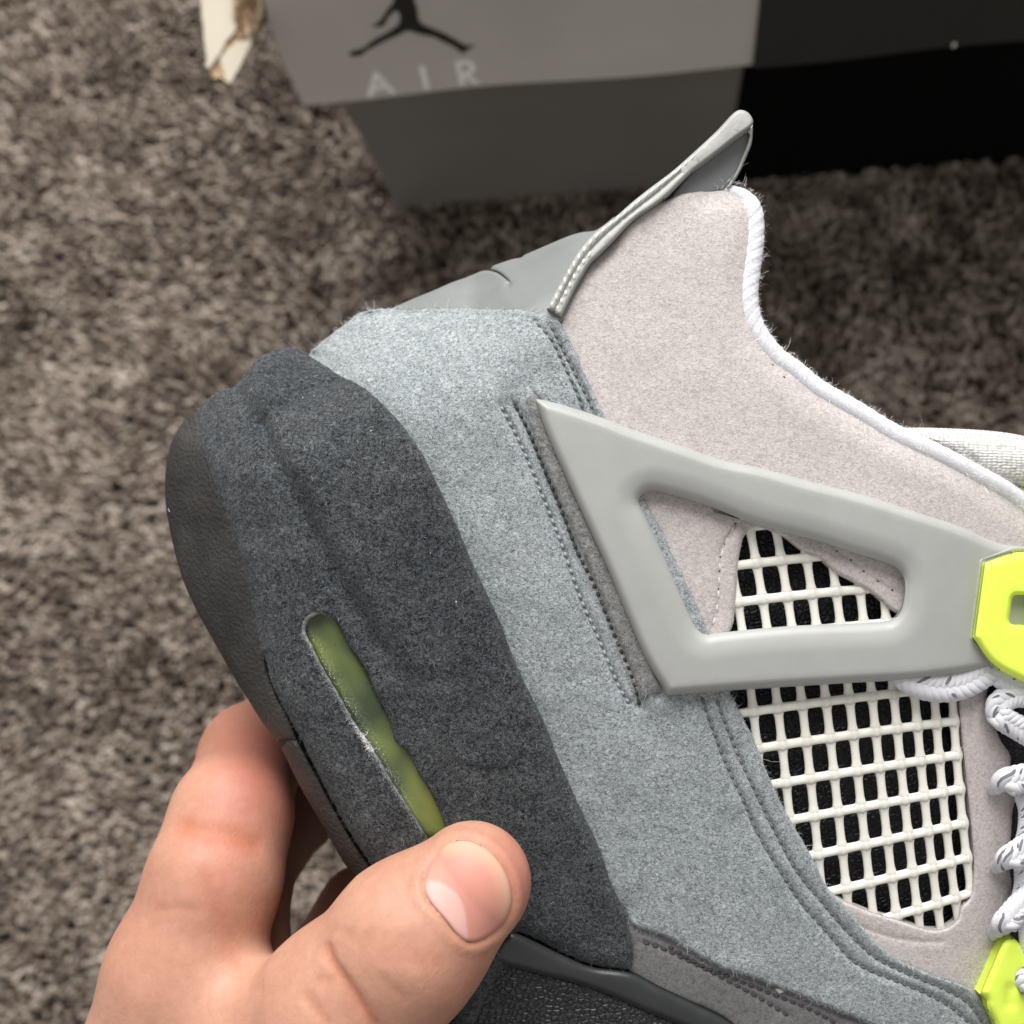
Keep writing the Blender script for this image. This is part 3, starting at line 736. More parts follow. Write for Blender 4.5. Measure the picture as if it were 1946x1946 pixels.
# --- pale suede collar and lace stay, one sheet with the opening for the net
COLLAR_IN = C2((800, 690), (880, 645), (960, 603), (1090, 585), (1200, 590), (1290, 640), (1325, 720), (1328, 850), (1310, 1000), (1298, 1120), (1308, 1230), (1350, 1340), (1440, 1455), (1540, 1530)) + C5((850, 115), (1050, 230), (1240, 345), (1475, 455), (1700, 575), (1850, 660), (1990, 770), (2200, 950))
PIPE = COLLAR_IN[3:]
NETHOLE = CA((300, 112), (215, 185), (182, 300), (158, 430), (150, 560), (140, 700), (128, 850), (95, 1040)) + CB((-90, -100), (-70, 100), (0, 300), (90, 520), (180, 750), (300, 1000), (420, 1250), (560, 1450), (740, 1592), (900, 1680), (1060, 1745), (1250, 1802), (1400, 1850), (1510, 1880), (1620, 1862), (1700, 1800), (1722, 1715), (1790, 1640), (1812, 1500), (1815, 1350), (1795, 1100), (1765, 820), (1738, 560), (1712, 300), (1690, 150)) + [(1775, 1262)] + CA((1740, 990), (1620, 900), (1530, 838), (1400, 722), (1200, 603), (1060, 528), (900, 392), (740, 318), (600, 210), (480, 150), (400, 120))
cl_out = C2((320, 1245, 1), (400, 1090), (470, 970), (600, 840), (700, 740), (800, 672), (880, 635)) + [p for p in COLLAR_IN[2:-1]] + [COLLAR_IN[-1] + (1,), (2080, 1180, 1), (1900, 1250, 1)] + CD((1400, 560), (1395, 850), (1480, 1050), (1600, 1300), (1725, 1500), (1740, 1700)) + [(1931, 1508), (1924, 1540), (1922, 1580), (1918, 1640), (1922, 1700), (1905, 1760), (1899, 1800)] + [(1885, 1850), (1880, 1990, 1), (1700, 1990, 1), (1500, 1760), (1330, 1500), (1150, 1200), (1020, 800, 1)]
PIPEL = resample(catmull(PIPE, 8), 6)
def collar_extra(P, d):
    q = line_dist(P, PIPEL) * MMPX
    return -1.9 * np.clip(1 - q / 5, 0, 1) ** 2 + 0.06 * vnoise(P, 60, 21)
collar = panel('collar_panel', cl_out, M['collar'], off=-0.6, t=1.2, r=0.7, holes=[NETHOLE], extra=collar_extra, jag=0.6, skirt=1.6,
      grooves=[(CA((-20, 370), (30, 250), (130, 90)), 0.3, 0.35), (CA((1060, 320), (1190, 405), (1310, 510), (1440, 600), (1580, 690)), 0.3, 0.3), (C4((1375, 950), (1320, 1060), (1297, 1130), (1285, 1300), (1280, 1400), (1250, 1500)), 0.28, 0.3),
               (C6((1010, 1390), (1150, 1450), (1250, 1480), (1400, 1500), (1500, 1500)), 0.35, 0.25), (CD((1120, 640), (1180, 900), (1150, 1200)), 0.4, 0.25)])
fibres('suede_nap', collar, 9000, 0.5, 0.07, M['fibre_pink'], 0.25)
stitches('stitching', C4((1375, 950), (1320, 1060), (1297, 1130), (1285, 1300), (1280, 1400), (1250, 1500)), collar, M['thread_pale'], collar, 26, 0.7, 0.22, 0.1)
def pinholes(name, pts, o, r=3.4):
    V = []; Fc = []
    for x, y in pts:
        a0 = random.uniform(0, 3); ring = []
        rr = [r * random.uniform(0.6, 1.5) for _ in range(8)]
        px = np.array([x] + [x + rr[k] * math.cos(a0 + k * .785) for k in range(8)]); py = np.array([y] + [y + 0.8 * rr[k] * math.sin(a0 + k * .785) for k in range(8)])
        z = np.full(9, height_of(o, np.array([[x, y]]))[0] + 0.03); z[0] += 0.1; b = len(V); V += list(unproj(px, py, z)); Fc += [(b, b + 1 + k, b + 1 + (k + 1) % 8) for k in range(8)]
    return stuff(mesh_obj(name, V, Fc, M['thread_black'], o))
pinholes('needle_hole', C4((1375, 952), (1320, 1060), (1297, 1127), (1287, 1200), (1285, 1295), (1284, 1390), (1255, 1480)) + CA((1065, 322), (1190, 405), (1312, 508), (1442, 600), (1575, 685)) + C2((1330, 1365), (1378, 1440), (1430, 1503), (1492, 1565)), collar, 2.6)

# --- white twisted piping along the collar
def tube(name, path3, rad, mat, parent, ns=16, rfun=None, flat=1.0, smooth=True, caps=True):
    P = np.asarray(path3, float); n = len(P); T = np.gradient(P, axis=0); T /= np.linalg.norm(T, axis=1)[:, None]
    up = np.array([0, 0, 1.0]); Sd = np.cross(up, T); Sd /= np.linalg.norm(Sd, axis=1)[:, None] + 1e-9; U = np.cross(T, Sd)
    s = np.r_[0, np.cumsum(np.linalg.norm(np.diff(P, axis=0), axis=1))]; th = np.arange(ns) * 2 * math.pi / ns
    rr = np.full((n, ns), rad) if rfun is None else rad * rfun(s[:, None], th[None])
    V = P[:, None] + Sd[:, None] * (rr * np.cos(th))[..., None] + U[:, None] * (rr * np.sin(th) * flat)[..., None]
    q = np.arange(n - 1)[:, None] * ns; k = np.arange(ns)[None]; k2 = (k + 1) % ns
    Fq = np.stack([q + k, q + k2, q + ns + k2, q + ns + k], -1).reshape(-1, 4)
    o = mesh_obj(name, V.reshape(-1, 3), Fq, mat, parent)
    if caps: 
        pass
    return o, P, T, Sd, U, s, V
pp = resample(catmull(PIPE, 10), 2.0)
pz = base(pp[:, 0], pp[:, 1]) - 2.2 - 1.4 * np.clip(1 - np.arange(len(pp)) / 50, 0, 1)
p3 = unproj(pp[:, 0], pp[:, 1], pz)
rope = lambda s, th: 1.0 + 0.055 * np.abs(np.sin(2 * th - s * 1000 * 1.5)) ** 0.8 + 0.012 * np.sin(9 * th - s * 7000) - 0.75 * np.clip(1 - s / 0.009, 0, 1) ** 1.2
pipe, *_r = tube('collar_piping', p3, 0.00175, M['white'], shoe, 48, rope)
SURF[pipe.name] = None
def fuzz_along(name, P3, Sd, U, rad, n, mat, parent, L=1.0, wd=0.035, sel=None):
    i = rng.integers(2, len(P3) - 2, n)
    if sel is not None: i = sel[rng.integers(0, len(sel), n)]
    th = rng.uniform(0, 2 * math.pi, n); N = Sd[i] * np.cos(th)[:, None] + U[i] * np.sin(th)[:, None]; P = P3[i] + N * rad
    LL = (L * rng.lognormal(0, 0.55, n) / 1000)[:, None]; tg = rng.normal(0, 1, (n, 3)); tg /= np.linalg.norm(tg, axis=1)[:, None]
    d1 = N * 0.5 + tg * 0.8; d2 = N * 0.2 + tg * 0.6 + rng.normal(0, 0.7, (n, 3)); p1 = P + d1 * LL * .4; p2 = p1 + d2 * LL * .4; p3_ = p2 + (d2 + rng.normal(0, .8, (n, 3))) * LL * .3
    s = np.cross(N, tg); s = s / (np.linalg.norm(s, axis=1)[:, None] + 1e-9) * wd / 2000
    VV = np.stack([P - s, P + s, p1 - s, p1 + s, p2 - s, p2 + s, p3_ - s * .4, p3_ + s * .4], 1).reshape(-1, 3)
    q = np.array([(0, 1, 3, 2), (2, 3, 5, 4), (4, 5, 7, 6)]); FF = (q[None] + (np.arange(n) * 8)[:, None, None]).reshape(-1, 4)
    return stuff(mesh_obj(name, VV, FF, mat, parent))
fuzz_along('loose_fibres', _r[0], _r[2], _r[3], 0.0019, 5000, M['fibre_white'], pipe, 0.5)
fuzz_along('loose_fibres', _r[0], _r[2], _r[3], 0.0019, 26, M['fibre_white'], pipe, 1.6, 0.022)

# --- heel tab with its pull loop
tab = panel('heel_tab', CH((340, 700, 1), (340, 660, 1), (470, 603), (600, 550), (700, 506), (800, 470), (880, 437), (922, 431, 1), (985, 447), (1062, 504, 1), (1000, 449), (938, 424, 1), (960, 400, 1), (1060, 366), (1128, 352, 1), (1150, 335, 1), (1300, 270), (1420, 220), (1500, 197), (1590, 182), (1700, 100, 1), (1560, 390), (1390, 740, 1), (1300, 800, 1), (700, 760)), M['tab'], off=0.0, t=1.0, r=0.6,
      skirt=4)
panel('pull_tab', C2((1322, 250), (1318, 330), (1290, 400), (1250, 490), (1195, 575, 1), (1000, 640, 1), (820, 720, 1), (1000, 490), (1130, 385), (1250, 295)), M['tabdark'], off=-1.5, t=1.2, r=0.5, basef=lambda x, y: np.interp(x, [1200, 1440], [-2.0, -6.0]), skirt=2)
panel('pull_tab_rim', C2((1326, 240, 1), (1322, 330), (1295, 405), (1255, 495), (1200, 580, 1), (1188, 568, 1), (1235, 490), (1272, 400), (1298, 330), (1300, 290), (1250, 310, 1)), M['tabedge'], off=-0.6, t=1.2, r=0.4, basef=lambda x, y: np.interp(x, [1200, 1440], [-2.0, -6.0]), skirt=3)
STRIP_O = C2((1225, 180), (1130, 280), (1000, 400), (900, 488), (780, 578), (690, 650), (610, 720), (500, 805), (430, 880), (370, 970), (310, 1080), (248, 1200))
STRIP_I = C2((1325, 240), (1245, 302), (1130, 392), (1000, 492), (880, 612), (800, 672), (700, 742), (600, 842), (520, 922), (470, 972), (400, 1092), (322, 1250))
def strip_h(x, y): return np.interp(y, [230, 480, 640], [-6.0, -3.5, -3.0]) * 0.9
strip = panel('tab_binding', C2((1270, 163), (1312, 187)) + STRIP_I[:-1] + [STRIP_I[-1] + (1,)] + [STRIP_O[-1] + (1,)] + STRIP_O[::-1][1:], M['tabedge'], off=1.5, t=1.1, r=0.55, basef=lambda x, y: np.interp(y, [200, 320, 420, 520, 620], [-5.6, -4.2, -3.0, -2.1, -1.3]), g=8, skirt=5,
      grooves=[([(a[0] * .52 + b[0] * .48, a[1] * .52 + b[1] * .48) for a, b in zip(STRIP_O, STRIP_I)][3:], 0.22, 0.45)])
sa = [(a[0] * .80 + b[0] * .20, a[1] * .80 + b[1] * .20) for a, b in zip(STRIP_O, STRIP_I)]
sb = [(a[0] * .40 + b[0] * .60, a[1] * .40 + b[1] * .60) for a, b in zip(STRIP_O, STRIP_I)]
stitches('stitching', sa[5:], strip, M['thread_white'], strip, 17, 0.82, 0.25, 0.45)
stitches('stitching', sb[8:], strip, M['thread_white'], strip, 18, 0.8, 0.25, 0.45)
stitches('stitching', sa[2:6], strip, M['thread_white'], strip, 16, 0.8, 0.18, 0.4)

# --- blue-grey suede quarter
QL = C3((790, 205, 1), (950, 310), (1050, 360), (1130, 420), (1260, 550), (1380, 720), (1480, 920), (1560, 1090), (1640, 1280), (1720, 1450), (1800, 1620), (1880, 1830)) + C7((640, 340), (720, 540), (830, 790), (930, 1000), (1000, 1200), (1060, 1320, 1))
q_out = QL[:1] + [(x - 28, y + 6) for x, y, *_ in QL[1:-1]] + C7((1000, 1330, 1), (1060, 1325, 1), (1120, 1418), (1250, 1460), (1400, 1540), (1600, 1650)) + C6((400, 1650), (700, 1760), (1000, 1880), (1250, 1990, 1), (1800, 2050, 1), (1760, 1910), (1700, 1790), (1600, 1722), (1400, 1650), (1200, 1540), (1040, 1365), (900, 1215), (830, 1075), (700, 850), (600, 650), (500, 410), (400, 215), (385, 180)) + OV((1335, 1190), (1310, 1130), (1270, 1050), (1240, 985), (1212, 935), (1180, 860), (1140, 785), (1108, 715), (1082, 655), (1054, 604, 1), (1000, 586), (900, 582), (800, 580), (705, 584), (675, 592, 1)) + C3((950, 70), (850, 145))
SEAM = C4((140, 330), (240, 520), (310, 680), (400, 900), (480, 1110), (560, 1340), (650, 1540), (760, 1800), (820, 1900))
SEAM2 = C4((215, 325), (290, 470), (380, 690), (460, 880), (550, 1110), (640, 1290), (740, 1540), (840, 1780), (870, 1910))
QS1 = OV((1010, 607), (1040, 640), (1065, 690), (1090, 745), (1105, 790))
QS2 = OV((1038, 612), (1062, 660), (1085, 705), (1110, 755), (1125, 790))
N1 = C6((240, 215), (290, 360), (370, 570), (460, 760), (540, 940), (640, 1110), (760, 1290), (900, 1450), (1050, 1610), (1250, 1700), (1420, 1770), (1560, 1850), (1680, 1960))
N2 = C6((320, 230), (370, 370), (450, 560), (550, 770), (640, 950), (740, 1130), (870, 1290), (1010, 1450), (1150, 1580), (1330, 1670), (1500, 1740), (1640, 1820), (1720, 1930))
HS1 = CH((300, 690), (560, 690), (800, 705), (1000, 715), (1150, 730), (1230, 745))
WEDGE = C4((340, 330), (450, 620), (600, 960), (700, 1180), (860, 1560), (1000, 1840))
def q_extra(P, d):
    s = line_dist(P, resample(catmull(WEDGE, 8), 5)) * MMPX
    e = 0.30 * vnoise(P, 130, 31) + 0.10 * vnoise(P, 34, 32)
    e = e + 0.55 * np.exp(-((s - 2.2) / 1.1) ** 2)                 # padded bead beside the wing
    e = e - 1.7 * np.exp(-line_dist(P, QLL) * MMPX / 5.5)                # the suede dives under the moulded heel
    return e
QLL = resample(np.array([p[:2] for p in QL]), 6)
quarter = panel('quarter_panel', q_out, M['quarter'], off=0.4, t=1.1, r=0.55, jag=1.0, extra=q_extra, g=9,
      grooves=[(SEAM, 0.4, 0.7), (SEAM2, 0.7, 1.35), (QS1, 0.34, 0.55), (QS2, 0.45, 0.8), (N1, 0.42, 0.75), (N2, 0.42, 0.75), (HS1, 0.4, 0.22), (C4((300, 240), (335, 300)), 0.3, 0.7)])
fibres('suede_nap', quarter, 26000, 0.45, 0.06, M['fibre_grey'], 0.3, grain=None)
WC = C4((300, 270), (325, 400), (400, 610), (480, 800), (570, 1000), (660, 1200), (760, 1430), (860, 1670), (930, 1860))
wq = resample(catmull(WC, 8), 5); wt_ = np.gradient(wq, axis=0); wt_ /= np.linalg.norm(wt_, axis=1)[:, None]; wn_ = np.stack([-wt_[:, 1], wt_[:, 0]], 1); ww_ = (12 + 6 * np.linspace(0, 1, len(wq)))[:, None]
welt = panel('wing_welt', np.vstack([wq + wn_ * ww_, (wq - wn_ * ww_ * 1.3)[::-1]]), M['welt'], off=1.2, t=1.0, r=0.8, jag=1.0, g=7, extra=lambda P, d: 0.12 * vnoise(P, 9, 91), skirt=2)
fibres('edge_fluff', welt, 1800, 0.7, 0.06, M['fibre_welt'], 0.8)
edgeQ = np.array([p[:2] for p in q_out]); edgeQ = resample(edgeQ, 8, True)
fibres('edge_fluff', quarter, 2600, 1.0, 0.05, M['fibre_grey'], 1.0, region=lambda P: np.exp(-(loop_dist(P, edgeQ) / 10) ** 2))
for pth, m_, rr in ((SEAM, 'thread_mid', .30), (SEAM2, 'thread_black', .32), (QS1, 'thread_dark', .24), (QS2, 'thread_dark', .24), (N1, 'thread_dark', .24), (N2, 'thread_dark', .24)):
    stitches('stitching', pth, quarter, M[m_], quarter, 17, 0.74, rr, 0.15, 0.26 if pth is SEAM2 else 0.2)

# --- dark suede heel wrap with the window of the air unit
WL = C3((205, 505), (222, 640), (240, 720), (290, 870), (350, 1030), (400, 1160), (450, 1330), (500, 1550), (550, 1800)) + C8((1110, 0), (1160, 170), (1250, 340), (1310, 450), (1400, 630), (1500, 820), (1600, 990), (1690, 1130))
wrap_out = [HTOP[0] + (1,)] + HTOP[1:-1] + [WL[0] + (1,)] + WL[1:] + OV((790, 1790), (880, 1960, 1), (960, 1800, 1)) + C7((510, 1450), (750, 1560), (900, 1620), (1100, 1650, 1), (1110, 1560), (1095, 1450), (1060, 1320)) + [p[:2] for p in QL[::-1][1:-1]]
SLOT = CS((60, 170), (110, 115), (190, 85), (262, 120), (330, 190), (400, 330), (480, 440), (540, 540), (600, 690), (690, 860), (740, 1040), (840, 1130), (910, 1280), (990, 1400), (1080, 1590), (1130, 1780), (1040, 1820), (940, 1700), (810, 1500), (700, 1320), (590, 1120), (425, 895), (312, 697), (195, 500), (110, 330), (62, 255))
VAL = C3((400, 382), (480, 500), (560, 630), (620, 760), (700, 910), (790, 1080), (880, 1260), (980, 1450), (1100, 1640), (1230, 1850))
LOBE = C3((870, 385), (800, 405), (720, 440), (650, 510), (612, 610), (640, 760), (710, 910), (800, 1080), (890, 1260), (990, 1450), (1110, 1640), (1240, 1850), (1500, 2300), (1900, 2300), (1800, 1620), (1560, 1090), (1380, 720), (1260, 550), (1130, 420), (1010, 365))
VALL = resample(catmull(VAL, 8), 6); LOBEL = closed_outline(LOBE, 6); LOBE_LEFT = resample(catmull(LOBE[:13], 8), 6)
RIDGE = resample(catmull(C3((950, 330), (860, 372), (760, 402), (640, 470), (560, 560)), 8), 6)
def sm(x): x = np.clip(x, 0, 1); return x * x * (3 - 2 * x)
def w_extra(P, d):
    v = line_dist(P, VALL) * MMPX; q = line_dist(P, LOBE_LEFT) * MMPX; ins_ = inside(P, LOBEL)
    fade = np.interp(P[:, 1], [1050, 1330], [1, 0.25])
    e = np.where(ins_, 1.5 * sm(q / 3.2), 0) * fade
    e = e - 1.2 * np.exp(-(v / 1.15) ** 2) * fade + 0.5 * np.exp(-((v - 3.6) / 1.8) ** 2) * (~ins_) * fade
    e = e - 0.8 * np.exp(-(line_dist(P, RIDGE) * MMPX / 0.9) ** 2)
    return e + 0.28 * vnoise(P, 120, 41) + 0.12 * vnoise(P, 34, 42) + 0.05 * vnoise(P, 13, 43)
wrap = panel('heel_wrap', wrap_out, M['heel'], off=0.6, t=2.0, r=2.0, holes=[SLOT], hr=0.55, ht=1.1, extra=w_extra, jag=0.8, g=9, skirt=4)
fibres('suede_nap', wrap, 42000, 0.42, 0.06, M['fibre_dark'], 0.3)
fibres('suede_nap', wrap, 260, 0.9, 0.03, M['fibre_grey'], 0.5)
edgeW = closed_outline(wrap_out, 8)
fibres('edge_fluff', wrap, 1800, 0.9, 0.05, M['fibre_dark'], 1.0, region=lambda P: np.exp(-(loop_dist(P, edgeW) / 9) ** 2))
slotL = closed_outline(SLOT, 8)
fibres('edge_fluff', wrap, 500, 0.6, 0.04, M['fibre_dark'], 1.0, region=lambda P: np.exp(-(loop_dist(P, slotL) / 7) ** 2))
RIMP = resample(catmull(CS((235, 112), (190, 88), (110, 112), (66, 175), (66, 252), (112, 332), (198, 502), (314, 698), (427, 896), (575, 1120), (692, 1320), (808, 1500), (945, 1705)), 8), 3)
rim_z = height_of(wrap, RIMP) - 0.12
rim_o, *_q = tube('window_rim', unproj(RIMP[:, 0], RIMP[:, 1], rim_z), 0.0003, M['rim'], shoe, 10, lambda s, th: (0.75 + 1.1 * np.exp(-((s - 0.004) / 0.004) ** 2) + 0.15 * np.sin(s * 2900)) * (0.2 + 0.8 * np.clip(np.minimum(s, s.max() - s) / 0.002, 0, 1)) + 0 * th)
fibres('worn_rim', wrap, 2600, 0.3, 0.06, M['fibre_rim'], 0.25, region=lambda P: np.exp(-(line_dist(P, np.array(CS((62, 255), (70, 165), (120, 110), (185, 85)))) / 5) ** 2) + np.exp(-(line_dist(P, np.array(CS((62, 255), (110, 330), (195, 500), (312, 697), (425, 895), (560, 1120), (690, 1320), (810, 1500), (950, 1710)))) / 4.5) ** 2))
# white frayed patch and the pale worn rim of the slot
FRAY = CS((420, 850), (500, 850), (560, 830), (590, 870), (570, 960), (580, 1060), (560, 1080), (470, 950))
fibres('frayed_edge', wrap, 900, 0.4, 0.05, M['fibre_white'], 0.9, region=lambda P: np.exp(-(line_dist(P, np.array(CS((425, 850), (480, 950), (565, 1080)))) / 5) ** 2))
# air unit: a shiny bulging bladder behind the slot
AXIS = resample(catmull(CS((150, 60), (300, 300), (520, 700), (760, 1120), (1000, 1560), (1150, 1850)), 8), 6)
air_out = CS((0, 90), (150, 0), (330, 60), (470, 330), (640, 640), (800, 960), (1000, 1250), (1180, 1600), (1230, 1850), (1050, 1900), (880, 1720), (690, 1420), (480, 1050), (280, 700), (120, 420), (20, 220))
def air_extra(P, d): 
    q = line_dist(P, AXIS) * MMPX; pinch = np.exp(-(np.hypot(P[:, 0] - 727, P[:, 1] - 1385) / 40) ** 2)
    dl = line_dist(P, resample(np.array(CS((60, 170), (85, 250), (130, 320), (215, 490), (330, 690), (440, 890), (590, 1120), (700, 1320), (810, 1500), (950, 1710))), 5)) * MMPX
    return -0.05 * q ** 2 - 0.35 * pinch + 1.0 * np.exp(-(dl / 1.5) ** 2)
air = panel('air_unit', air_out, M['air'], off=-0.75, t=1.6, r=2.0, extra=air_extra, g=7, skirt=2)
def set_attr(o, name, fun, n=None):
    V2 = SURF[o.name][2]; a = o.data.attributes.new(name, 'FLOAT', 'POINT'); v = np.zeros(len(o.data.vertices), np.float32); v[:len(V2)] = fun(V2); a.data.foreach_set('value', v)
LEFT = np.array(CS((120, 300), (215, 490), (330, 690), (440, 890), (590, 1120), (700, 1320), (810, 1500)))
set_attr(air, 'scuff', lambda P: np.exp(-((line_dist(P, LEFT) - 4) / 16) ** 2))
def specks(name, pts, o, mat, r):
    V = []; Fc = []
    for x, y in pts:
        z = height_of(o, np.array([[x, y]]))[0]; b = len(V); rr = r * random.uniform(0.6, 1.4)
        a0 = random.uniform(0, 2)
        px = np.array([x + rr * math.cos(a0 + k * 1.257) * (1 if k % 2 else 0.6) for k in range(5)] + [x]); py = np.array([y + rr * math.sin(a0 + k * 1.257) for k in range(5)] + [y])
        V += list(unproj(px, py, np.array([z] * 5 + [z + rr * MMPX * 0.7]))); Fc += [(b + (k + 1) % 5, b + k, b + 5) for k in range(5)]
    return stuff(mesh_obj(name, V, Fc, mat, o))
specks('grit', CS((480, 522), (526, 612), (300, 330)), air, M['thread_black'], 1.6)
lp = resample(LEFT, 3); sel = rng.integers(0, len(lp), 90)
specks('glue_speck', [tuple(lp[i] + np.array([4, 0]) + rng.normal(0, 4.5, 2)) for i in sel], air, M['fibre_white'], 0.8)
specks('lint', C3((1118, 603), (1185, 770), (60, 1025), (55, 1015), (1565, 1500), (960, 492), (1430, 1245), (820, 420), (760, 430)), wrap, M['fibre_white'], 1.3)

# --- outsole: rubber heel edge and, below the notch, the thinner forward piece
out1 = C3((205, 505), (150, 540), (80, 640), (45, 780), (38, 950), (58, 1100), (110, 1320), (180, 1500), (300, 1720), (420, 1932)) + C8((1000, 190), (1100, 350), (1180, 455, 1), (1222, 440, 1), (1290, 458, 1), (1246, 340), (1160, 170), (1116, 0)) + [(x + 14, y) for x, y, *_ in WL[::-1][9:-1]]
out1 = out1[:1] + out1[1:]
def o_extra(P, d): return 0.12 * vnoise(P, 40, 61) + 0.0 * d
sole = panel('outsole', out1, M['outsole'], off=-1.2, t=1.6, r=1.8, extra=o_extra, g=8, skirt=8)
out2 = C8((1200, 485, 1), (1230, 440, 1), (1282, 440, 1), (1391, 640), (1491, 830), (1591, 1000), (1700, 1160)) + OV((790, 1790), (900, 2050, 1), (860, 2080, 1), (740, 1790)) + C8((1590, 1165), (1530, 1090), (1420, 900), (1300, 690))
sole2 = panel('outsole', out2, M['outsole'], off=-0.9, t=1.6, r=1.2, extra=o_extra, g=8, skirt=12)
sole2['label'] = 'thinner rubber piece below the notch'

# --- taupe foxing strip, rubber bead and pebbled midsole at the lower edge
FS = C7((1060, 1330), (1120, 1430), (1250, 1475), (1400, 1555), (1600, 1665)) + C6((400, 1665), (700, 1775), (1000, 1895), (1200, 1980))
fox_out = C7((1040, 1310, 1), (1250, 1400), (1600, 1600), (1932, 1720)) + C6((900, 1800), (1300, 1980, 1), (900, 2150, 1), (500, 2010), (350, 1900), (200, 1830), (0, 1790)) + C7((1200, 1740), (1080, 1660, 1), (1100, 1560))
F1 = C7((1160, 1500), (1280, 1540), (1400, 1600), (1560, 1680), (1750, 1780), (1932, 1890))
F2 = C6((60, 1520), (250, 1630), (400, 1690), (600, 1770), (800, 1850), (950, 1930))
fox = panel('foxing', fox_out, M['foxing'], off=-0.7, t=1.1, r=0.6, g=9, grooves=[(FS, 0.5, 0.6), (F1, 0.32, 0.4), (F2, 0.32, 0.4)], jag=0.6, extra=lambda P, d: 0.1 * vnoise(P, 40, 71))
fibres('suede_nap', fox, 3000, 0.55, 0.07, M['foxing'], 0.35)
stitches('stitching', F1, fox, M['thread_black'], fox, 17, 0.78, 0.25, 0.25, 0.14)
stitches('stitching', F2, fox, M['thread_black'], fox, 17, 0.78, 0.25, 0.25, 0.14)
bead_out = C7((380, 1520), (440, 1455), (510, 1452), (750, 1565), (900, 1625), (1100, 1655), (1250, 1730), (1420, 1810), (1600, 1900), (1750, 2010, 1), (1600, 2060, 1), (1400, 1960), (1200, 1880), (1000, 1790), (800, 1720), (600, 1670), (380, 1600))
panel('midsole_bead', bead_out, M['rubber'], off=0.2, t=2.3, r=1.9, g=7, skirt=3)
panel('midsole', C7((-120, 1780, 1), (330, 1540, 1), (600, 1655), (800, 1705), (1000, 1775), (1200, 1865), (1400, 1945), (1600, 2045), (1700, 2300, 1), (-100, 2300, 1)), M['leather'], off=-0.2, t=1.2, r=1.2, g=10, skirt=5)

# --- wing
wing_out = C4((322, 296, 1), (400, 308), (560, 357), (700, 406), (800, 447), (950, 499), (1100, 549), (1300, 618)) + C5((560, 525), (800, 592), (1100, 668), (1400, 765), (1600, 832), (1800, 918), (1950, 935, 1), (2100, 1250), (1932, 1660, 1), (1765, 1578, 1), (1400, 1628), (1000, 1652), (400, 1690), (60, 1717)) + C4((1012, 1850, 1), (900, 1662), (800, 1432), (700, 1192), (600, 972), (450, 642), (365, 440))
wing_hole = C4((868, 838), (880, 805), (925, 780), (1000, 790), (1200, 848), (1400, 930)) + C5((300, 752), (450, 795), (600, 842), (850, 905), (1000, 955), (1180, 1010), (1265, 1048), (1300, 1110), (1298, 1200), (1278, 1270), (1235, 1318), (1175, 1330), (1000, 1340), (700, 1352), (420, 1378), (300, 1392)) + C4((1235, 1535), (1195, 1525), (1155, 1480), (1090, 1340), (1000, 1130), (910, 930), (880, 870))
def wing_extra(P, d):
    hole = closed_outline(wing_hole, 6); dh = loop_dist(P, hole) * MMPX
    # soft moulded relief: a shallow channel along the rim and a fillet into the opening
    return -1.1 * np.clip(1 - dh / 4.2, 0, 1) ** 1.7 + 0.06 * vnoise(P, 150, 81)
wing = panel('wing', wing_out, M['wing'], off=1.3, t=3.0, r=1.5, holes=[wing_hole], hr=1.6, ht=1.9, extra=wing_extra, g=6, step=4, skirt=4.5, draft=0.95)
# socket lip round the lace lock
panel('wing_lip', C5((1695, 1000, 1), (1870, 935, 1), (1990, 930, 1), (1990, 960, 1), (1885, 965), (1722, 1010, 1), (1666, 1412, 1), (1790, 1560, 1), (1765, 1575, 1), (1640, 1420, 1)), M['wing'], off=3.75, t=0.75, r=0.5, g=7, step=4, skirt=1.5, draft=0.9)
# lace lock
lock_out = C5((1712, 1018, 1), (1890, 965), (2150, 965, 1), (2330, 1020, 1), (2390, 1420, 1), (2290, 1560), (2160, 1700, 1), (1960, 1665, 1), (1770, 1560), (1658, 1412, 1))
panel('lace_lock', lock_out, M['neon'], off=2.6, t=3.2, r=1.3, holes=[C5((1878, 1195), (1930, 1190), (1985, 1200), (1975, 1330), (1925, 1345), (1858, 1335), (1862, 1260))], hr=0.7, ht=1.0, g=8, step=4, skirt=3, basef=lambda x, y: base(x, y) * 0.7)
# --- tongue and the bit of green beyond it
panel('tongue', CG((330, 240), (430, 212), (900, 216), (1500, 248), (1932, 312), (2300, 420), (2400, 800), (1932, 935), (1500, 820), (1000, 560), (600, 400)), M['tongue'], off=-5.0, t=3.5, r=4.2, g=8, basef=lambda x, y: np.interp(y, [800, 930], [-4, -2.0]), skirt=6)
panel('eyelet_lock', CG((1700, 900), (1820, 925), (1932, 930), (2150, 935), (2150, 1250), (1960, 1150), (1800, 1000)), M['neon'], off=-5.0, t=1.5, r=1.0, g=7, basef=lambda x, y: x * 0 - 3.0)

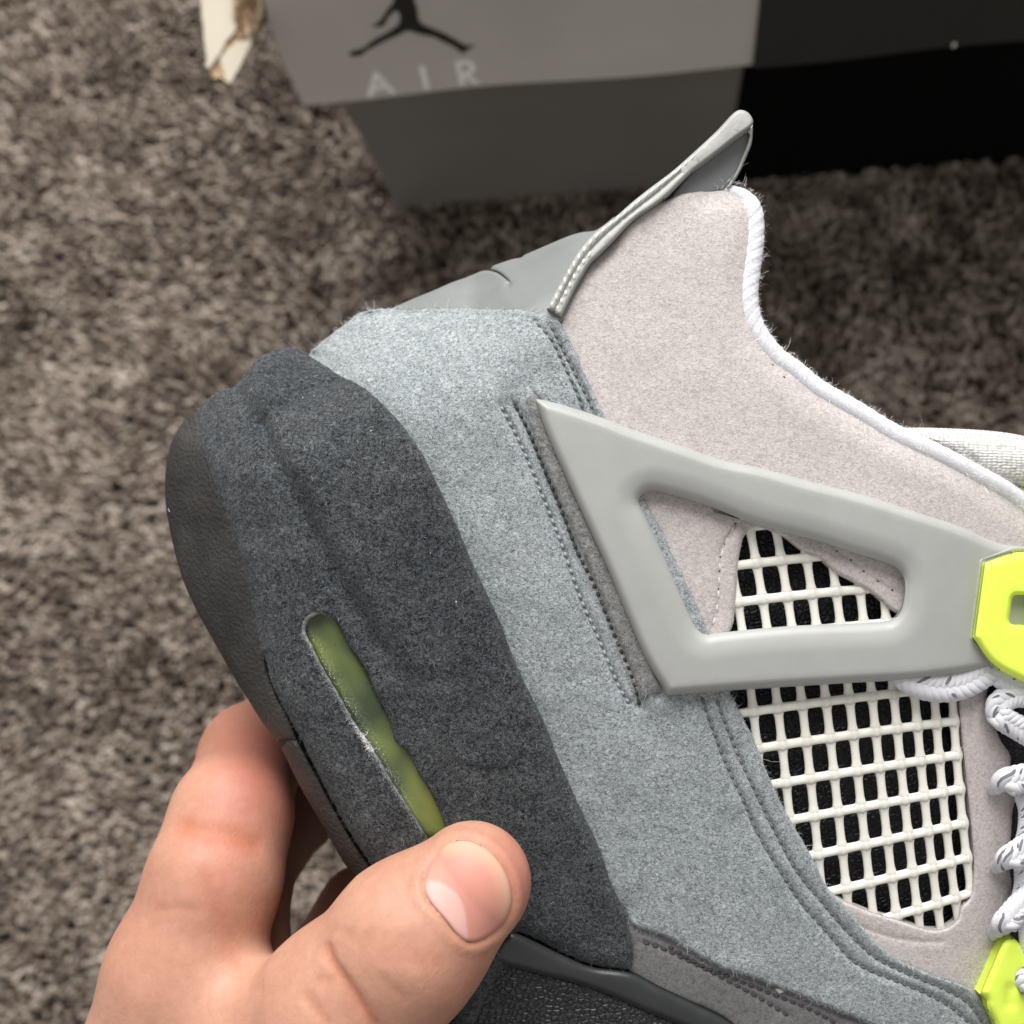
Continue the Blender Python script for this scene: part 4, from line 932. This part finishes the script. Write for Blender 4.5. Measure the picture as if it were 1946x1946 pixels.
# --- laces
def lace(path, rad=2.2, w=2.0, flat=0.6, nfleck=8, seed=0, dip=(True, False)):
    """a real plait: six strands weaving round each other; dark flecks lie on single strands"""
    q = resample(catmull(path, 10), 1.6); rg = random.Random(seed); n = len(q); u = np.arange(n) * 1.6 * MMPX
    tot = u[-1]; wz = base(q[:, 0], q[:, 1]) * 0.7 + w
    if dip[0]: wz = wz - (rad * 1.3 + w) * np.clip(1 - u / (rad * 0.9), 0, 1) ** 1.6
    if dip[1]: wz = wz - (rad * 1.3 + w) * np.clip(1 - (tot - u) / (rad * 0.9), 0, 1) ** 1.6
    P3 = unproj(q[:, 0], q[:, 1], wz); T = np.gradient(P3, axis=0); T /= np.linalg.norm(T, axis=1)[:, None]
    Sd = np.cross([0, 0, 1.0], T); Sd /= np.linalg.norm(Sd, axis=1)[:, None]; U = np.cross(T, Sd)
    ns, K_, lam = 8, 7, rad * 3.3; sr = rad * 0.36; V = []; Fc = []; Vf = []; Ff = []
    th = np.arange(ns) * 2 * math.pi / ns; tracks = []
    for k in range(K_):
        ph = 2 * math.pi * (u / lam + k / K_)
        x = (rad - sr * 0.9) * np.sin(ph); y = flat * rad * (0.20 * np.sin(2 * ph) + 0.55 * (1 - (x / rad) ** 2))
        C = P3 + (Sd * x[:, None] + U * y[:, None]) / 1000; t = np.gradient(C, axis=0); t /= np.linalg.norm(t, axis=1)[:, None]
        s1 = np.cross(U, t); s1 /= np.linalg.norm(s1, axis=1)[:, None]; u1 = np.cross(t, s1); tracks.append((C, s1, u1, ph))
        b = sum(len(v) for v in V)
        V.append((C[:, None] + s1[:, None] * (sr / 1000 * 1.15 * np.cos(th))[None, :, None] + u1[:, None] * (sr / 1000 * 0.8 * np.sin(th))[None, :, None]).reshape(-1, 3))
        g = np.arange(n - 1)[:, None] * ns; kk = np.arange(ns)[None]; k2 = (kk + 1) % ns
        Fc.append(np.stack([g + kk, g + k2, g + ns + k2, g + ns + kk], -1).reshape(-1, 4) + b)
    o = mesh_obj('lace', np.vstack(V), np.vstack(Fc), M['lace'], shoe)
    for _ in range(nfleck):
        C, s1, u1, ph = tracks[rg.randrange(K_)]; ok = np.where((np.sin(2 * ph) > 0.25))[0]; ok = ok[(ok > 3) & (ok < n - 10)]
        if not len(ok): continue
        i = ok[rg.randrange(len(ok))]; m = min(9, n - i - 1); b = len(Vf); a = math.pi / 2 + rg.uniform(-.5, .5); hw = 0.28
        for e in range(m):
            tp = math.sin(math.pi * (e + 0.5) / m) ** 0.5
            for dth in (-hw * tp, 0, hw * tp):
                an = a + dth; Vf.append(C[i + e] + (s1[i + e] * 1.18 * math.cos(an) + u1[i + e] * 0.86 * math.sin(an)) * sr / 1000)
        for e in range(m - 1):
            for d in (0, 1): r0 = b + 3 * e + d; Ff.append((r0, r0 + 1, r0 + 4, r0 + 3))
    if Vf: stuff(mesh_obj('fleck', Vf, Ff, M['fleck'], o, True))
    return o
lace([(1706, 1262), (1730, 1290), (1775, 1304), (1822, 1300), (1862, 1280), (1885, 1262)], 2.4, 0.8, 0.6, 12, 1)
lace([(1884, 1272), (1905, 1288), (1935, 1302), (1985, 1330)], 1.89, 1.5, 0.6, 12, 2)
lace([(1990, 1330), (1930, 1320), (1895, 1340), (1905, 1365), (1945, 1388), (2000, 1420)], 1.98, 1.6, 0.6, 24, 3)
lace([(1884, 1352), (1915, 1372), (1960, 1400), (2010, 1430)], 1.89, 2.4, 0.55, 12, 4)
lace([(1893, 1492), (1918, 1484), (1955, 1476), (2010, 1470)], 2.32, 2.6, 0.55, 15, 5)
lace([(1938, 1500), (1950, 1540), (1946, 1590), (1930, 1622)], 1.38, 0.8, 0.5, 21, 6)
lace([(1900, 1642), (1922, 1628), (1952, 1608), (2000, 1580)], 2.24, 2.6, 0.55, 15, 7)
lace([(1940, 1620), (1942, 1680), (1930, 1725)], 1.38, 0.8, 0.5, 12, 8)
lace([(1896, 1768), (1915, 1745), (1942, 1715), (1985, 1680)], 2.15, 2.6, 0.55, 15, 9)
lace([(1948, 1700), (1952, 1780), (1960, 1850), (1950, 1900)], 1.46, 1.0, 0.5, 15, 10)
# lower neon eyelet with its hole
loop_out = CF((1275, 690), (1345, 670), (1430, 700), (1510, 780), (1600, 950), (1750, 1300), (1700, 2100, 1), (1160, 2050, 1), (1100, 1900), (1000, 1700), (975, 1560), (895, 1490, 1), (960, 1340), (1080, 1060), (1200, 780))
panel('eyelet_lock', loop_out, M['neon'], off=1.0, t=2.2, r=1.3, holes=[CF((1530, 1120), (1590, 1130), (1610, 1250), (1600, 1400), (1540, 1480), (1490, 1420), (1455, 1300), (1465, 1180))], hr=0.6, ht=0.7, g=7, step=4, grooves=[(CF((1345, 1400), (1330, 1520), (1340, 1650)), 0.7, 0.8)], basef=lambda x, y: base(x, y) * 0.8)
lace([(1925, 1862), (1945, 1865), (1985, 1870)], 2.2, 2.0, 0.6, 3, 12)

# ------------------------------------------------------------------ hand
hand = None
def build_hand():
    def pt(px, py, w): return unproj(np.array([px]), np.array([py]), np.array([w]))[0] * 1000
    Pm = [  # centre (photo pixel, height mm), radius mm, chained with blend
      ('thumb', [((897, 1676, 8.2), 9.25), ((780, 1784, 8.8), 11.9), ((655, 1930, 4.5), 14.2), ((560, 2120, -6), 17.5)]),
      ('palm', [((560, 2120, -6), 17.5), ((430, 2350, -25), 24), ((330, 2700, -30), 24)]),
      ('palm', [((440, 2000, -14), 14), ((400, 2250, -28), 22)]),
      ('index', [((296, 2085, -14), 16), ((352, 1850, -11), 13.2), ((408, 1668, -13), 11.2), ((440, 1553, -19), 10.4), ((480, 1436, -42), 10.0), ((560, 1350, -70), 8.4)]),
      ('middle', [((430, 2080, -28), 15), ((432, 1900, -27), 12.2), ((452, 1668, -36), 9.9), ((560, 1545, -64), 8.6), ((650, 1450, -88), 7.8)]),
      ('ring', [((500, 2120, -38), 14), ((545, 1960, -44), 11), ((692, 1735, -54), 9.3), ((800, 1650, -80), 8.3)]),
      ('little', [((560, 2160, -42), 13), ((640, 2060, -52), 9.5), ((800, 1900, -60), 8.2), ((890, 1800, -80), 7.3)]),
      ('web', [((450, 1945, -4), 9.0), ((560, 2000, -2), 12)]),
    ]
    segs = []
    for nm, ch in Pm:
        for (a, ra), (b, rb) in zip(ch[:-1], ch[1:]): segs.append((nm, pt(*a), ra, pt(*b), rb))
    def sdf(X):
        tot = {}
        for nm, a, ra, b, rb in segs:
            ab = b - a; L2 = float(ab @ ab)
            t = np.clip(((X - a.astype(np.float32)) @ ab.astype(np.float32)) / L2, 0, 1)
            dx = X - a.astype(np.float32); d = np.sqrt(np.maximum((dx * dx).sum(-1) - 2 * t * (dx @ ab.astype(np.float32)) + t * t * L2, 0)) - (ra + (rb - ra) * t)
            k = 3.5
            if nm in tot: 
                h = np.clip(0.5 + 0.5 * (tot[nm] - d) / k, 0, 1); tot[nm] = tot[nm] * (1 - h) + d * h - k * h * (1 - h)
            else: tot[nm] = d
        f = None
        for nm in ('palm', 'thumb', 'web', 'index', 'middle', 'ring', 'little'):
            d = tot[nm]; k = {'thumb': 6, 'web': 9, 'index': 5, 'middle': 3.0, 'ring': 2.5, 'little': 2.5}.get(nm, 5)
            if f is None: f = d
            else:
                h = np.clip(0.5 + 0.5 * (f - d) / k, 0, 1); f = f * (1 - h) + d * h - k * h * (1 - h)
        return f
    h = 0.8
    allp = np.array([s[1] for s in segs] + [s[3] for s in segs]); lo = allp.min(0) - 30; hi = allp.max(0) + 30
    hi[2] = 28; lo[2] = max(lo[2], -105); hi[0] = 14
    dims = np.ceil((hi - lo) / h).astype(int)
    ax = [lo[k] + np.arange(dims[k]) * h for k in range(3)]
    f = np.empty(dims, np.float32)
    yy, zz = np.meshgrid(ax[1].astype(np.float32), ax[2].astype(np.float32), indexing='ij')
    for i0 in range(0, dims[0], 16):
        xs = ax[0][i0:i0 + 16].astype(np.float32)
        X = np.empty((len(xs), dims[1], dims[2], 3), np.float32); X[..., 0] = xs[:, None, None]; X[..., 1] = yy; X[..., 2] = zz
        f[i0:i0 + 16] = sdf(X)
    ins = f < 0
    c = [ins[a:dims[0] - 1 + a, b:dims[1] - 1 + b, g:dims[2] - 1 + g] for a in (0, 1) for b in (0, 1) for g in (0, 1)]
    s = sum(x.astype(np.int8) for x in c); act = (s > 0) & (s < 8)
    cell = np.argwhere(act); idx = -np.ones(act.shape, np.int64); idx[act] = np.arange(len(cell))
    acc = np.zeros((len(cell), 3)); cnt = np.zeros(len(cell))
    for a in range(3):
        o1, o2 = [k for k in range(3) if k != a]
        for u in (0, 1):
            for v in (0, 1):
                p = cell.copy(); p[:, o1] += u; p[:, o2] += v; q = p.copy(); q[:, a] += 1
                fa = f[p[:, 0], p[:, 1], p[:, 2]]; fb = f[q[:, 0], q[:, 1], q[:, 2]]; m = (fa < 0) != (fb < 0)
                t = fa / (fa - fb + 1e-12); pos = p.astype(float); pos[:, a] += t
                acc[m] += pos[m]; cnt[m] += 1
    V = acc / cnt[:, None] * h + lo
    faces = []
    for a in range(3):
        o1, o2 = [(1, 2), (2, 0), (0, 1)][a]
        A = [slice(None)] * 3; B = [slice(None)] * 3; A[a] = slice(0, -1); B[a] = slice(1, None)
        e = ins[tuple(A)] != ins[tuple(B)]; p = np.argwhere(e)
        p = p[(p[:, o1] > 0) & (p[:, o2] > 0) & (p[:, o1] < dims[o1] - 1) & (p[:, o2] < dims[o2] - 1)]
        def cid(d1, d2): q = p.copy(); q[:, o1] -= d1; q[:, o2] -= d2; return idx[q[:, 0], q[:, 1], q[:, 2]]
        quad = np.stack([cid(1, 1), cid(0, 1), cid(0, 0), cid(1, 0)], 1); pin = ins[p[:, 0], p[:, 1], p[:, 2]]
        quad[~pin] = quad[~pin][:, ::-1]; faces.append(quad[(quad >= 0).all(1)])
    Fq = np.vstack(faces)
    def grad(P):
        e = 0.25; g = np.stack([sdf(P + np.eye(3)[k] * e) - sdf(P - np.eye(3)[k] * e) for k in range(3)], 1) / (2 * e); return g
    for _ in range(2):
        g = grad(V); V = V - (sdf(V) / np.maximum((g * g).sum(1), 0.3))[:, None] * g * 0.9
    N = grad(V); N /= np.linalg.norm(N, axis=1)[:, None] + 1e-9
    def proj(P): d = D * 1000 - P[:, 2]; return np.stack([P[:, 0] / d * F + C0, -P[:, 1] / d * F + C0], 1)
    px = proj(V); front = np.clip(N[:, 2] * 2.0, 0, 1)
    crease = np.zeros(len(V)); disp = np.zeros(len(V)); flush_shade = np.zeros(len(V))
    isth = (V[:, 2] > -4) & (px[:, 0] > 500)
    def cr(path, dep, wd, mask, col=0.6):
        nonlocal crease, disp
        d = line_dist(px, resample(catmull(path, 8), 4)) * MMPX; k = np.exp(-(d / wd) ** 2) * front * mask
        disp -= dep * k; crease = np.maximum(crease, k * col)
    cr(CT((85, 1290), (120, 1400), (230, 1550), (330, 1700), (430, 1860), (500, 1960)), 0.75, 0.8, isth, 0.6)
    cr(CT((20, 1560), (180, 1560), (260, 1690), (330, 1800)), 0.3, 0.7, isth, 0.3)
    cr(CT((-60, 1700), (0, 1790), (100, 1930)), 0.4, 0.8, isth, 0.4)
    cr(CT((560, 1530), (620, 1620), (730, 1700)), 0.18, 0.7, isth, 0.2)
    cr(CT((120, 1180), (200, 1150), (330, 1230), (420, 1330)), 0.16, 0.7, isth, 0.15)
    for k in range(7):
        x = 420 + k * 75; cr(CT((x, 1180 + k * 8), (x + 60, 1300 + k * 8), (x + 150, 1420 + k * 4)), 0.17, 0.6, isth, 0.14)
    cr(C8((560, 1330), (680, 1325), (760, 1340)), 0.2, 0.8, ~isth, 0.2)
    cr(C8((700, 900), (820, 930), (940, 945), (1050, 985)), 0.45, 1.8, ~isth & (V[:, 2] > -40), 0.75)
    cr(C8((820, 440), (930, 480), (1020, 520), (1110, 570)), 0.45, 1.7, ~isth, 0.5)
    cr(C8((800, 1180), (860, 1330), (920, 1480), (1000, 1640), (1085, 1740)), 0.3, 1.8, ~isth, 0.25)
    # nail groove
    nail = closed_outline(NAIL, 5); dn = loop_dist(px, nail) * MMPX; inn = inside(px, nail)
    nb = front * isth * (V[:, 2] > 5)
    disp -= nb * (0.28 * np.exp(-(dn / 0.55) ** 2)); disp -= nb * inn * 0.15
    crease = np.maximum(crease, nb * 0.35 * np.exp(-(dn / 0.5) ** 2))
    disp += nb * (~inn) * 0.42 * np.exp(-((dn - 1.2) / 0.8) ** 2)
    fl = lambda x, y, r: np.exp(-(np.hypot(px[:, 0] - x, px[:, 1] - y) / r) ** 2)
    flush_shade += 0.6 * isth * (fl(985, 1600, 55) + fl(1010, 1670, 50) + 0.6 * fl(1000, 1730, 50)) + 0.25 * isth * fl(870, 1870, 90)
    flush_shade += (~isth) * (0.55 * fl(420, 1590, 80) + 0.85 * fl(480, 1410, 95) + 0.3 * fl(420, 1690, 60) + 0.6 * fl(520, 1500, 80))  # redness at the joints plus shade painted over the curled index finger
    V = V + N * disp[:, None]
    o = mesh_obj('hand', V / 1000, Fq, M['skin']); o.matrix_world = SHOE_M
    for nm, v in (('flush_shade', np.clip(flush_shade, 0, 1)), ('crease', np.clip(crease, 0, 1))):
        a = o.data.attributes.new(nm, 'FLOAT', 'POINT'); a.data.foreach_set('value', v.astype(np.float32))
    o['label'] = 'bare left hand gripping the dark heel of the sneaker, thumb on its side'; o['category'] = 'hand'
    # nail plate: follows the thumb, slightly flatter, standing a little proud
    def surf(px_, py_):
        w = np.full(len(px_), 26.0)
        for _ in range(40): w = w - sdf((unproj(px_, py_, w) * 1000).astype(np.float32)) * 0.9
        return w
    n_o = panel('thumb_nail', nail, M['nail'], off=-0.10, t=0.42, r=0.7, g=5, step=3, basef=surf, skirt=0.5, parent=o,
                extra=lambda P, d: 0.0 * d)
    moon = resample(catmull(CT((890, 745), (1000, 755), (1130, 830), (1190, 920), (1225, 1040), (1240, 1230)), 8), 4)
    mpoly = np.vstack([moon, np.array(CT((1180, 1260), (1000, 1150), (850, 900)))])
    set_attr(n_o, 'moon', lambda P: np.clip(0.5 + (inside(P, mpoly) * 2 - 1) * line_dist(P, moon) / 4, 0, 1))
    tipl = np.array(CT((1080, 430), (1200, 400), (1345, 440), (1470, 550), (1560, 690), (1610, 850), (1600, 1000)))
    set_attr(n_o, 'tip', lambda P: np.clip(1.15 - line_dist(P, tipl) / 30, 0, 1) ** 1.0)
    return o
NAIL = CT((892, 745), (900, 850), (960, 950), (1060, 1065), (1150, 1175), (1235, 1238), (1320, 1238), (1430, 1180), (1530, 1090), (1590, 960), (1592, 830), (1545, 680), (1455, 550), (1340, 455), (1205, 412), (1080, 450), (980, 550), (915, 650))
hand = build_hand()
